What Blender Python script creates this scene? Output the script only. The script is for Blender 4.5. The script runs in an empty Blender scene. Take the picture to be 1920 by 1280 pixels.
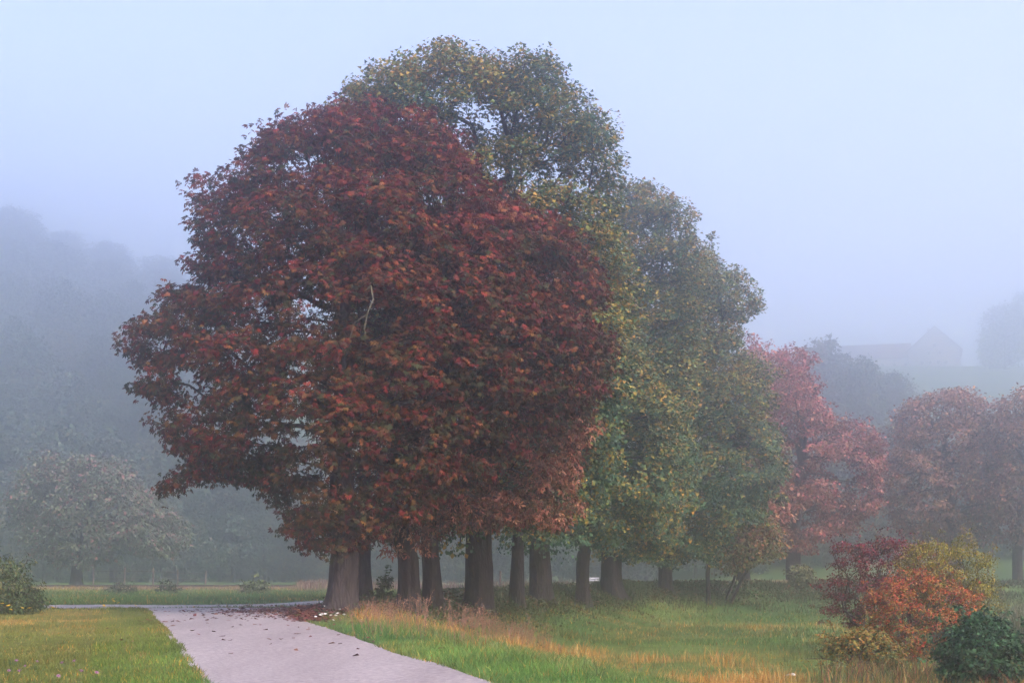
import bpy, math
import numpy as np
from mathutils import Vector, Matrix

rng = np.random.default_rng(11)
R = math.radians
scene = bpy.context.scene

# ------------------------------------------------------------------ camera
F, HX, HY, EYE = 1920 * 50 / 36, 960.0, 1060.0, 1.6      # photo pixels: focal length, principal column, horizon row
cam_d = bpy.data.cameras.new("camera"); cam = bpy.data.objects.new("camera", cam_d)
scene.collection.objects.link(cam); scene.camera = cam
cam.location = (0, 0, EYE); cam.rotation_euler = (R(90), 0, 0)
cam_d.lens = 50; cam_d.sensor_width = 36; cam_d.shift_y = (HY - 640) / 1920
cam_d.clip_end = 4000

# ------------------------------------------------------------------ world and sun
SUN_EL, SUN_AZ = 42, 142          # azimuth clockwise from +Y: over the right shoulder
world = bpy.data.worlds.new("World"); scene.world = world; world.use_nodes = True
wn = world.node_tree
sky = wn.nodes.new("ShaderNodeTexSky"); sky.sky_type = 'NISHITA'; sky.sun_disc = False
sky.sun_elevation = R(SUN_EL); sky.sun_rotation = R(SUN_AZ)
sky.altitude = 300; sky.air_density = 1.0; sky.dust_density = 3.2; sky.ozone_density = 1.5
bg = wn.nodes["Background"]; bg.inputs[1].default_value = 0.15
tint = wn.nodes.new("ShaderNodeMix"); tint.data_type = 'RGBA'; tint.blend_type = 'MULTIPLY'; tint.inputs[0].default_value = 1
tint.inputs[7].default_value = (1.06, 0.86, 0.86, 1)          # thin mauve cast of the morning sky, the same all round
wn.links.new(sky.outputs[0], tint.inputs[6]); wn.links.new(tint.outputs[2], bg.inputs[0])
sd = bpy.data.lights.new("sun", 'SUN'); sun = bpy.data.objects.new("sun", sd); scene.collection.objects.link(sun)
sd.energy = 0.55; sd.angle = R(14); sd.color = (1.0, 0.96, 0.9)
sun.rotation_euler = (R(90 - SUN_EL), 0, R(180 - SUN_AZ))
vs = scene.view_settings
scene.display_settings.display_device = 'sRGB'
vs.view_transform = 'Standard'; vs.look = 'None'; vs.gamma = 1; vs.use_curve_mapping = False
vs.exposure = 1.86
HAZE_DENSITY = 0.0039
cy = scene.cycles
cy.use_denoising = True; cy.max_bounces = 14; cy.diffuse_bounces = 2; cy.glossy_bounces = 1
cy.transmission_bounces = 2; cy.volume_bounces = 10; cy.transparent_max_bounces = 4
cy.caustics_reflective = False; cy.caustics_refractive = False; cy.sample_clamp_indirect = 4

# ------------------------------------------------------------------ helpers
def link(o, parent=None):
    scene.collection.objects.link(o)
    if parent is not None: o.parent = parent
    return o

def tag(o, label=None, cat=None, group=None, kind=None):
    if label: o["label"] = label
    if cat: o["category"] = cat
    if group: o["group"] = group
    if kind: o["kind"] = kind
    return o

def empty(name, loc, rz=0.0):
    o = bpy.data.objects.new(name, None); o.empty_display_size = 0.5
    o.location = loc; o.rotation_euler = (0, 0, rz)
    return link(o)

def mesh_np(name, V, faces, col=None, smooth=False):
    """faces: list of int arrays (n,3) / (n,4)."""
    me = bpy.data.meshes.new(name)
    V = np.asarray(V, np.float32)
    faces = [np.asarray(f, np.int32) for f in faces if len(f)]
    me.vertices.add(len(V)); me.vertices.foreach_set("co", V.ravel())
    loops = np.concatenate([f.ravel() for f in faces])
    cnt = np.concatenate([np.full(len(f), f.shape[1], np.int32) for f in faces])
    start = np.concatenate([[0], np.cumsum(cnt)[:-1]]).astype(np.int32)
    me.loops.add(len(loops)); me.loops.foreach_set("vertex_index", loops)
    me.polygons.add(len(cnt)); me.polygons.foreach_set("loop_start", start)
    if smooth: me.polygons.foreach_set("use_smooth", np.ones(len(cnt), bool))
    me.update(calc_edges=True)
    if col is not None:
        a = me.color_attributes.new("Col", 'FLOAT_COLOR', 'POINT')
        c = np.ones((len(V), 4), np.float32); c[:, :3] = col
        a.data.foreach_set("color", c.ravel())
    return me

def mobj(name, me, mat, parent=None):
    o = bpy.data.objects.new(name, me)
    if mat is not None and not me.materials: me.materials.append(mat)
    return link(o, parent)

class MB:
    """collects simple solids into one mesh"""
    def __init__(s): s.V, s.Q, s.T, s.n = [], [], [], 0
    def add(s, V, Q=(), T=()):
        V = np.asarray(V, float)
        if len(Q): s.Q.append(np.asarray(Q) + s.n)
        if len(T): s.T.append(np.asarray(T) + s.n)
        s.V.append(V); s.n += len(V); return s
    def box(s, c, size, rot=None):
        x, y, z = np.asarray(size) / 2
        V = np.array([[-x,-y,-z],[x,-y,-z],[x,y,-z],[-x,y,-z],[-x,-y,z],[x,-y,z],[x,y,z],[-x,y,z]])
        if rot is not None: V = V @ np.asarray(rot).T
        return s.add(V + np.asarray(c), [[0,3,2,1],[4,5,6,7],[0,1,5,4],[1,2,6,5],[2,3,7,6],[3,0,4,7]])
    def bar(s, a, b, r0, r1=None, k=6):
        V, Q = frusta(np.array([a], float), np.array([b], float), np.array([r0]), np.array([r1 if r1 else r0]), k)
        s.add(V, Q)
        s.add(V[k:], T=[[0, i, i + 1] for i in range(1, k - 1)])
        return s
    def mesh(s, name, smooth=False):
        f = []
        if s.Q: f.append(np.concatenate(s.Q))
        if s.T: f.append(np.concatenate(s.T))
        return mesh_np(name, np.concatenate(s.V), f, smooth=smooth)
    def build(s, name, mat, parent=None, smooth=False): return mobj(name, s.mesh(name, smooth), mat, parent)

def unit(v): return v / np.maximum(np.linalg.norm(v, axis=-1, keepdims=True), 1e-9)

def frusta(A, B, r0, r1, k=5):
    D = unit(B - A)
    h = np.where(np.abs(D[:, 2:3]) > 0.9, np.array([[1., 0, 0]]), np.array([[0., 0, 1]]))
    U = unit(np.cross(D, h)); W = np.cross(D, U)
    an = np.arange(k) * 2 * math.pi / k
    ring = U[:, None, :] * np.cos(an)[None, :, None] + W[:, None, :] * np.sin(an)[None, :, None]
    V = np.concatenate([A[:, None, :] + ring * r0[:, None, None], B[:, None, :] + ring * r1[:, None, None]], 1).reshape(-1, 3)
    i = np.arange(k); j = (i + 1) % k
    q = np.stack([i, i + k, j + k, j], 1)
    Q = (q[None] + (np.arange(len(A)) * 2 * k)[:, None, None]).reshape(-1, 4)
    return V, Q

def _hash(ix, iy, iz, seed):
    h = (ix * 374761393 + iy * 668265263 + iz * 2147483647 + seed * 974634777) & 0xFFFFFFFF
    h = ((h ^ (h >> 13)) * 1274126177) & 0xFFFFFFFF
    return ((h ^ (h >> 16)) & 0xFFFF) / 65535.0

def vnoise(p, scale=1.0, seed=0):
    """value noise 0..1 at points (n,2) or (n,3)"""
    p = np.asarray(p, float) * scale
    if p.shape[1] == 2: p = np.concatenate([p, np.zeros((len(p), 1))], 1)
    i = np.floor(p).astype(np.int64); f = p - i; f = f * f * (3 - 2 * f)
    out = 0
    for dx in (0, 1):
        for dy in (0, 1):
            for dz in (0, 1):
                w = (f[:, 0] if dx else 1 - f[:, 0]) * (f[:, 1] if dy else 1 - f[:, 1]) * (f[:, 2] if dz else 1 - f[:, 2])
                out = out + w * _hash(i[:, 0] + dx, i[:, 1] + dy, i[:, 2] + dz, seed)
    return out

def fbm(p, scale, seed=0, octs=3):
    return sum(vnoise(p, scale * 2 ** k, seed + k) * 0.5 ** k for k in range(octs)) / sum(0.5 ** k for k in range(octs))

def sstep(a, b, x):
    t = np.clip((x - a) / (b - a), 0, 1); return t * t * (3 - 2 * t)

def poly_dist(P, poly, closed=False):
    P = np.asarray(P, float); poly = np.asarray(poly, float)
    A = poly if closed else poly[:-1]; B = np.roll(poly, -1, 0) if closed else poly[1:]
    best = np.full(len(P), 1e9)
    for a, b in zip(A, B):
        ab = b - a
        t = np.clip(((P - a) @ ab) / max(ab @ ab, 1e-9), 0, 1)
        best = np.minimum(best, np.linalg.norm(P - a - t[:, None] * ab, axis=1))
    return best

def in_poly(P, poly):
    P = np.asarray(P, float); poly = np.asarray(poly, float)
    ins = np.zeros(len(P), bool)
    for a, b in zip(poly, np.roll(poly, -1, 0)):
        c = (a[1] > P[:, 1]) != (b[1] > P[:, 1])
        xi = (b[0] - a[0]) * (P[:, 1] - a[1]) / (b[1] - a[1] + 1e-12) + a[0]
        ins ^= c & (P[:, 0] < xi)
    return ins

# ------------------------------------------------------------------ terrain (metres, camera stands at the origin looking along +Y)
ROAD_L = np.array([(12.5, -40), (1.25, 0), (-4.18, 19.4), (-6.2, 26.7), (-10.4, 41.5), (-12.6, 49.5), (-13.6, 52.3), (-15.4, 54)])
ROAD_R = np.array([(16.4, -40), (5.2, 0), (-0.25, 19.4), (-2.1, 25.9), (-6.0, 41.5), (-7.6, 48.6), (-7.75, 51.5), (-7.0, 54.6)])
CROSS = np.array([(-60, 54), (-40, 55.2), (-24, 56), (-14, 56.6), (-9.4, 58.6), (-6.4, 63.5), (-3.2, 74), (0.6, 89), (5.2, 105), (9.6, 115.5), (12.2, 125), (13.2, 140), (13.6, 175)])
CREST = np.array([(-5.6, 49), (-3.9, 56), (-2.2, 64), (0.6, 75), (3.8, 86), (8, 96), (13, 102.5), (18, 106), (25, 109), (40, 111), (80, 113), (210, 116)])
MEADOW = np.array([(18.2, -45), (6.6, 0), (1.0, 19.4), (-2.6, 33), (-5.2, 45)] + [tuple(c) for c in CREST] + [(210, -45)])

def terrain0(x, y):
    P = np.stack([x, y], 1)
    inside = in_poly(P, MEADOW)
    db = poly_dist(P, MEADOW[:-1])
    depth = np.where(inside, sstep(0, 7.5, db) * 1.55, 0)
    dc = poly_dist(P, CREST)
    z = -depth + 0.2 * np.exp(-(dc / 1.7) ** 2)
    behind = (~inside) & (y > 60)
    z = z - np.where(behind, np.maximum(0, y - 66) * 0.0062 * sstep(0, 12, dc), 0)
    z = z + (fbm(P, 0.18, 3, 2) - 0.5) * 0.16 * (0.4 + sstep(0, 6, db))
    z = z + 0.0 * x
    # hills far behind
    back = y - (238 + 0.3 * np.maximum(0, x + 60))
    hl = 0.4 * np.maximum(0, back) * sstep(30, -70, x)
    hl = 240 * (1 - np.exp(-hl / 240))
    hl = hl * (1 + 0.3 * sstep(-0.2, -0.42, x / np.maximum(y, 60)) * sstep(300, 600, y))
    hr = 0.217 * np.maximum(0, y - 196) * sstep(12, 75, x)
    hr = np.where(hr > 92, 92 + (hr - 92) * 0.05, hr)
    return z + hl + hr

def road_mask(x, y):
    P = np.stack([x, y], 1)
    main = in_poly(P, np.concatenate([ROAD_L, ROAD_R[::-1]]))
    cross = poly_dist(P, CROSS) < 2.1
    return main | cross

def road_gap(x, y):
    """distance to the nearest tarmac (0 on it)"""
    P = np.stack([x, y], 1)
    poly = np.concatenate([ROAD_L, ROAD_R[::-1]])
    d1 = np.where(in_poly(P, poly), 0, poly_dist(P, poly, True))
    return np.minimum(d1, np.maximum(0, poly_dist(P, CROSS) - 2.1))

def H(x, y):
    return terrain0(np.atleast_1d(np.asarray(x, float)), np.atleast_1d(np.asarray(y, float)))

def ground_at(px, py, near=14, far=330):
    d = np.linspace(near, far, 4000)
    x = (px - HX) / F * d; zr = EYE - (py - HY) / F * d
    hit = np.nonzero(zr <= H(x, d))[0]
    k = hit[0] if len(hit) else len(d) - 1
    return x[k], d[k], float(H(x[k], d[k])[0])

def at(px, py, d): return ((px - HX) / F * d, d, EYE + (HY - py) / F * d)

def dryness(x, y):
    P = np.stack([x, y], 1)
    ins = in_poly(P, MEADOW).astype(float)
    gap = road_gap(x, y)
    n = fbm(P, 0.4, 21, 4)
    d = np.exp(-(((x - 2.6) / 4.2) ** 2 + ((y - 40) / 10.0) ** 2)) * 1.35
    d += np.exp(-(((x + 3.0) / 1.7) ** 2 + ((y - 40) / 8.0) ** 2)) * 0.9
    d += np.exp(-(((x - 9.0) / 3.0) ** 2 + ((y - 31) / 4.0) ** 2)) * 0.8
    d += np.exp(-(((x + 13.5) / 4.0) ** 2 + ((y - 42) / 7.0) ** 2)) * 0.45
    d += np.exp(-(((y - 72) / 6.0) ** 2)) * ins * 0.25
    d *= 0.1 + 1.2 * sstep(0.4, 0.62, n)
    d *= sstep(0.5, 2.0, gap)
    d += 0.16 * sstep(0.5, 0.7, n)
    far = (y > 64) & (ins < 0.5)
    strip = np.exp(-((y - 113) / 7.0) ** 2) * far * (x < 40)
    return np.clip(d + 0.75 * strip, 0, 1)

# ------------------------------------------------------------------ materials
def nodes(name):
    m = bpy.data.materials.new(name); m.use_nodes = True
    return m, m.node_tree, m.node_tree.nodes["Principled BSDF"]

def noise_mat(name, c0, c1, scale, rough=0.9, bump=0.3, detail=6, stretch=(1, 1, 1), spec=0.2, bscale=None):
    m, t, b = nodes(name)
    tc = t.nodes.new("ShaderNodeTexCoord"); mp = t.nodes.new("ShaderNodeMapping"); mp.inputs["Scale"].default_value = stretch
    n = t.nodes.new("ShaderNodeTexNoise"); n.inputs["Scale"].default_value = scale; n.inputs["Detail"].default_value = detail
    r = t.nodes.new("ShaderNodeValToRGB"); r.color_ramp.elements[0].position = 0.32; r.color_ramp.elements[1].position = 0.7
    r.color_ramp.elements[0].color = (*c0, 1); r.color_ramp.elements[1].color = (*c1, 1)
    t.links.new(tc.outputs["Object"], mp.inputs[0]); t.links.new(mp.outputs[0], n.inputs["Vector"])
    t.links.new(n.outputs[0], r.inputs[0]); t.links.new(r.outputs[0], b.inputs["Base Color"])
    b.inputs["Roughness"].default_value = rough; b.inputs["Specular IOR Level"].default_value = spec
    if bump:
        n2 = t.nodes.new("ShaderNodeTexNoise"); n2.inputs["Scale"].default_value = bscale or scale * 2.5; n2.inputs["Detail"].default_value = 4
        t.links.new(mp.outputs[0], n2.inputs["Vector"])
        bp = t.nodes.new("ShaderNodeBump"); bp.inputs["Strength"].default_value = bump; bp.inputs["Distance"].default_value = 0.05
        t.links.new(n2.outputs[0], bp.inputs["Height"]); t.links.new(bp.outputs[0], b.inputs["Normal"])
    return m

def leaf_mat(name, transl=0.18, rough=0.55, spec=0.12):
    m, t, b = nodes(name)
    a = t.nodes.new("ShaderNodeVertexColor"); a.layer_name = "Col"
    t.links.new(a.outputs[0], b.inputs["Base Color"])
    b.inputs["Roughness"].default_value = rough; b.inputs["Specular IOR Level"].default_value = spec
    tr = t.nodes.new("ShaderNodeBsdfTranslucent"); t.links.new(a.outputs[0], tr.inputs[0])
    mx = t.nodes.new("ShaderNodeMixShader"); mx.inputs[0].default_value = transl
    out = t.nodes["Material Output"]
    t.links.new(b.outputs[0], mx.inputs[1]); t.links.new(tr.outputs[0], mx.inputs[2]); t.links.new(mx.outputs[0], out.inputs[0])
    return m

M_LEAF = leaf_mat("leaf_surface")
M_GRASS = leaf_mat("grass_blade", 0.3, 0.6, 0.2)

def bark_mat(name, dark, pale):
    m, t, b = nodes(name)
    tc = t.nodes.new("ShaderNodeTexCoord"); mp = t.nodes.new("ShaderNodeMapping"); mp.inputs["Scale"].default_value = (1, 1, 0.28)
    v = t.nodes.new("ShaderNodeTexVoronoi"); v.feature = 'DISTANCE_TO_EDGE'; v.inputs["Scale"].default_value = 8
    n = t.nodes.new("ShaderNodeTexNoise"); n.inputs["Scale"].default_value = 5; n.inputs["Detail"].default_value = 8
    r = t.nodes.new("ShaderNodeValToRGB"); r.color_ramp.elements[0].position = 0.35; r.color_ramp.elements[1].position = 0.72
    r.color_ramp.elements[0].color = (*dark, 1); r.color_ramp.elements[1].color = (*pale, 1)
    ml = t.nodes.new("ShaderNodeMath"); ml.operation = 'MULTIPLY_ADD'; ml.inputs[1].default_value = 0.7
    t.links.new(tc.outputs["Object"], mp.inputs[0]); t.links.new(mp.outputs[0], v.inputs["Vector"]); t.links.new(mp.outputs[0], n.inputs["Vector"])
    t.links.new(v.outputs["Distance"], ml.inputs[0]); t.links.new(n.outputs[0], ml.inputs[2])
    t.links.new(ml.outputs[0], r.inputs[0]); t.links.new(r.outputs[0], b.inputs["Base Color"])
    bp = t.nodes.new("ShaderNodeBump"); bp.inputs["Strength"].default_value = 0.9; bp.inputs["Distance"].default_value = 0.08
    t.links.new(ml.outputs[0], bp.inputs["Height"]); t.links.new(bp.outputs[0], b.inputs["Normal"])
    b.inputs["Roughness"].default_value = 0.9; b.inputs["Specular IOR Level"].default_value = 0.15
    return m

M_BARK = bark_mat("chestnut_bark", (0.012, 0.009, 0.008), (0.06, 0.05, 0.044))
M_BARKD = bark_mat("lime_bark", (0.008, 0.007, 0.006), (0.035, 0.03, 0.026))
M_TWIG = noise_mat("shrub_twig", (0.04, 0.03, 0.025), (0.13, 0.1, 0.08), 6, bump=0)
M_WOOD = noise_mat("weathered_wood", (0.08, 0.06, 0.045), (0.2, 0.16, 0.13), 4, stretch=(6, 6, 1))
M_STEEL = noise_mat("rusty_rail", (0.03, 0.025, 0.025), (0.07, 0.055, 0.05), 3, rough=0.6)
M_BALLAST = noise_mat("ballast", (0.2, 0.18, 0.165), (0.46, 0.42, 0.39), 5, bump=0.8)
M_WHITE = noise_mat("pale_bench_paint", (0.6, 0.62, 0.63), (0.75, 0.77, 0.78), 3, rough=0.6, bump=0.1)

def ground_mat():
    m, t, b = nodes("meadow_soil")
    a = t.nodes.new("ShaderNodeVertexColor"); a.layer_name = "Col"
    tc = t.nodes.new("ShaderNodeTexCoord")
    n = t.nodes.new("ShaderNodeTexNoise"); n.inputs["Scale"].default_value = 2.2; n.inputs["Detail"].default_value = 8; n.inputs["Roughness"].default_value = 0.7
    t.links.new(tc.outputs["Object"], n.inputs["Vector"])
    r = t.nodes.new("ShaderNodeMapRange"); r.inputs[1].default_value = 0.3; r.inputs[2].default_value = 0.7; r.inputs[3].default_value = 0.6; r.inputs[4].default_value = 1.35
    t.links.new(n.outputs[0], r.inputs[0])
    mx = t.nodes.new("ShaderNodeMix"); mx.data_type = 'RGBA'; mx.blend_type = 'MULTIPLY'; mx.inputs[0].default_value = 1
    t.links.new(a.outputs[0], mx.inputs[6]); t.links.new(r.outputs[0], mx.inputs[7])
    t.links.new(mx.outputs[2], b.inputs["Base Color"])
    n2 = t.nodes.new("ShaderNodeTexNoise"); n2.inputs["Scale"].default_value = 9; n2.inputs["Detail"].default_value = 5
    t.links.new(tc.outputs["Object"], n2.inputs["Vector"])
    bp = t.nodes.new("ShaderNodeBump"); bp.inputs["Strength"].default_value = 0.8; bp.inputs["Distance"].default_value = 0.1
    t.links.new(n2.outputs[0], bp.inputs["Height"]); t.links.new(bp.outputs[0], b.inputs["Normal"])
    b.inputs["Roughness"].default_value = 1; b.inputs["Specular IOR Level"].default_value = 0.05
    return m

def road_mat():
    m, t, b = nodes("pale_tarmac")
    tc = t.nodes.new("ShaderNodeTexCoord")
    n = t.nodes.new("ShaderNodeTexNoise"); n.inputs["Scale"].default_value = 0.6; n.inputs["Detail"].default_value = 5
    f = t.nodes.new("ShaderNodeTexNoise"); f.inputs["Scale"].default_value = 11; f.inputs["Detail"].default_value = 6; f.inputs["Roughness"].default_value = 0.75
    v = t.nodes.new("ShaderNodeTexVoronoi"); v.inputs["Scale"].default_value = 26
    mp = t.nodes.new("ShaderNodeMapping"); mp.inputs["Rotation"].default_value = (0, 0, R(-15.6)); mp.inputs["Scale"].default_value = (1.5, 0.16, 1)
    t.links.new(tc.outputs["Object"], mp.inputs[0]); t.links.new(mp.outputs[0], n.inputs["Vector"])
    for q in (f, v): t.links.new(tc.outputs["Object"], q.inputs["Vector"])
    r = t.nodes.new("ShaderNodeValToRGB"); r.color_ramp.elements[0].position = 0.36; r.color_ramp.elements[1].position = 0.66
    r.color_ramp.elements[0].color = (0.25, 0.222, 0.212, 1); r.color_ramp.elements[1].color = (0.315, 0.286, 0.274, 1)
    t.links.new(n.outputs[0], r.inputs[0])
    s = t.nodes.new("ShaderNodeValToRGB"); s.color_ramp.elements[0].position = 0.35; s.color_ramp.elements[1].position = 0.72
    s.color_ramp.elements[0].color = (0.55, 0.55, 0.55, 1); s.color_ramp.elements[1].color = (1.5, 1.48, 1.46, 1)
    t.links.new(f.outputs[0], s.inputs[0])
    mx = t.nodes.new("ShaderNodeMix"); mx.data_type = 'RGBA'; mx.blend_type = 'MULTIPLY'; mx.inputs[0].default_value = 1
    t.links.new(r.outputs[0], mx.inputs[6]); t.links.new(s.outputs[0], mx.inputs[7]); t.links.new(mx.outputs[2], b.inputs["Base Color"])
    bp = t.nodes.new("ShaderNodeBump"); bp.inputs["Strength"].default_value = 0.5; bp.inputs["Distance"].default_value = 0.01
    t.links.new(v.outputs["Distance"], bp.inputs["Height"]); t.links.new(bp.outputs[0], b.inputs["Normal"])
    b.inputs["Roughness"].default_value = 0.62; b.inputs["Specular IOR Level"].default_value = 0.4
    return m
M_ROAD = road_mat()

# ------------------------------------------------------------------ ground, roads
def grid_axis(*spans):
    out = []
    for a, b, s in spans: out.append(np.arange(a, b, s))
    return np.concatenate(out + [[spans[-1][1]]])

GRASS_G = np.array([0.085, 0.165, 0.042]); GRASS_D = np.array([0.33, 0.235, 0.07])
def grass_tint(x, y):
    """mean colour of the sward: green with straw patches"""
    P = np.stack([x, y], 1)
    dr = dryness(x, y)[:, None]
    n = fbm(P, 0.12, 41, 2)[:, None]
    lawn = (sstep(-4, -8, x) * (y < 54))[:, None]
    g = (GRASS_G * (1 - lawn) + np.array([0.14, 0.16, 0.036]) * lawn) * (0.8 + 0.5 * n) + np.array([0.035, 0.02, 0.004]) * sstep(0.45, 0.7, n)
    return g * (1 - dr) + GRASS_D * dr

def build_ground():
    xs = grid_axis((-585, -60, 12), (-60, -26, 2), (-26, 40, 0.7), (40, 80, 2), (80, 585, 12))
    ys = grid_axis((-45, 14, 3), (14, 60, 0.7), (60, 125, 1.0), (125, 300, 3.5), (300, 835, 10))
    X, Y = np.meshgrid(xs, ys); x, y = X.ravel(), Y.ravel()
    z = terrain0(x, y) - 0.045 * road_mask(x, y)
    nx, ny = len(xs), len(ys)
    i = (np.arange(ny - 1)[:, None] * nx + np.arange(nx - 1)[None]).ravel()
    Q = np.stack([i, i + 1, i + 1 + nx, i + nx], 1)
    me = mesh_np("ground", np.stack([x, y, z], 1), [Q], col=grass_tint(x, y) * 0.75, smooth=True)
    tag(mobj("ground", me, ground_mat()), "grassy meadow ground falling away beside the lane", kind="structure")

def strip(name, L, Rr, dz, label, n=7):
    def dense(P, k=14):
        seg = np.concatenate([[0], np.cumsum(np.linalg.norm(np.diff(P, axis=0), axis=1))])
        t = np.linspace(0, seg[-1], 420)
        s = np.stack([np.interp(t, seg, P[:, q]) for q in (0, 1)], 1)
        return s
    l, r = dense(np.asarray(L, float)), dense(np.asarray(Rr, float))
    w = np.linspace(0, 1, n)
    P = l[:, None] * (1 - w)[None, :, None] + r[:, None] * w[None, :, None]
    q = np.stack([np.arange(420) * 0.22, np.zeros(420)], 1)
    P[:, 0, 0] += (fbm(q, 0.8, 8) - 0.5) * 0.22; P[:, -1, 0] += (fbm(q, 0.8, 18) - 0.5) * 0.22
    x, y = P[..., 0].ravel(), P[..., 1].ravel()
    z = terrain0(x, y) + dz
    i = (np.arange(419)[:, None] * n + np.arange(n - 1)[None]).ravel()
    Q = np.stack([i, i + 1, i + 1 + n, i + n], 1)
    me = mesh_np(name, np.stack([x, y, z], 1), [Q], smooth=True)
    return tag(mobj(name, me, M_ROAD), label, kind="structure")

def offset(P, d):
    T = np.gradient(P, axis=0); T = unit(T); N = np.stack([-T[:, 1], T[:, 0]], 1)
    return P + N * d

# ------------------------------------------------------------------ foliage
def palmate(n=5, spread=72):
    V, Q = [], []
    for k, a in enumerate(np.linspace(-spread, spread, n)):
        a = R(a); L = 1.0 - 0.28 * abs(a) / R(spread); w = 0.17 * L
        c, s = math.cos(a), math.sin(a)
        for (lx, ly, lz) in ((0, 0.05, 0), (-w, 0.62 * L, 0.02), (0, L, -0.22 * L), (w, 0.62 * L, 0.02)):
            V.append((lx * c + ly * s, -lx * s + ly * c, lz - 0.12 * ly * ly))
        b = 4 * k; Q.append((b, b + 3, b + 2, b + 1))
    return np.array(V), np.array(Q)
TPL5, TPL3 = palmate(5), palmate(3, 55)
TPL1 = (np.array([(0, 0, 0), (-0.42, 0.5, 0.06), (0, 1, -0.12), (0.42, 0.5, 0.06)]), np.array([(0, 3, 2, 1)]))
TPLT = (np.array([(0, 0, 0), (-0.5, 0.75, 0.03), (0.5, 0.85, -0.08)]), np.array([(0, 2, 1)]))
TPLN = (np.array([(0, 0, 0), (-0.2, 0.45, 0.04), (0, 1, -0.14), (0.2, 0.45, 0.04)]), np.array([(0, 3, 2, 1)]))

def leaf_arrays(P, T, N, S, C, tpl):
    N = unit(N - T * np.sum(N * T, 1, keepdims=True)); B = np.cross(T, N)
    tv, tq = tpl
    V = P[:, None] + S[:, None, None] * (tv[None, :, 0:1] * B[:, None] + tv[None, :, 1:2] * T[:, None] + tv[None, :, 2:3] * N[:, None])
    Q = (tq[None] + (np.arange(len(P)) * len(tv))[:, None, None]).reshape(-1, tq.shape[1])
    return V.reshape(-1, 3), Q, np.repeat(C, len(tv), 0)

def leaves_mesh(name, P, T, N, S, C, tpl):
    V, Q, col = leaf_arrays(P, T, N, S, C, tpl)
    return mesh_np(name, V, [Q], col=col)

def pick(pal, n):
    pal = np.asarray(pal, float); return pal[rng.integers(0, len(pal), n)]

def thin(P, n, spacing):
    acc = np.zeros((n, 3)); idx = []; cnt = 0; s2 = spacing ** 2
    for i in range(len(P)):
        if cnt and np.min(np.sum((acc[:cnt] - P[i]) ** 2, 1)) < s2: continue
        acc[cnt] = P[i]; idx.append(i); cnt += 1
        if cnt == n: break
    return np.array(idx, int)

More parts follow.
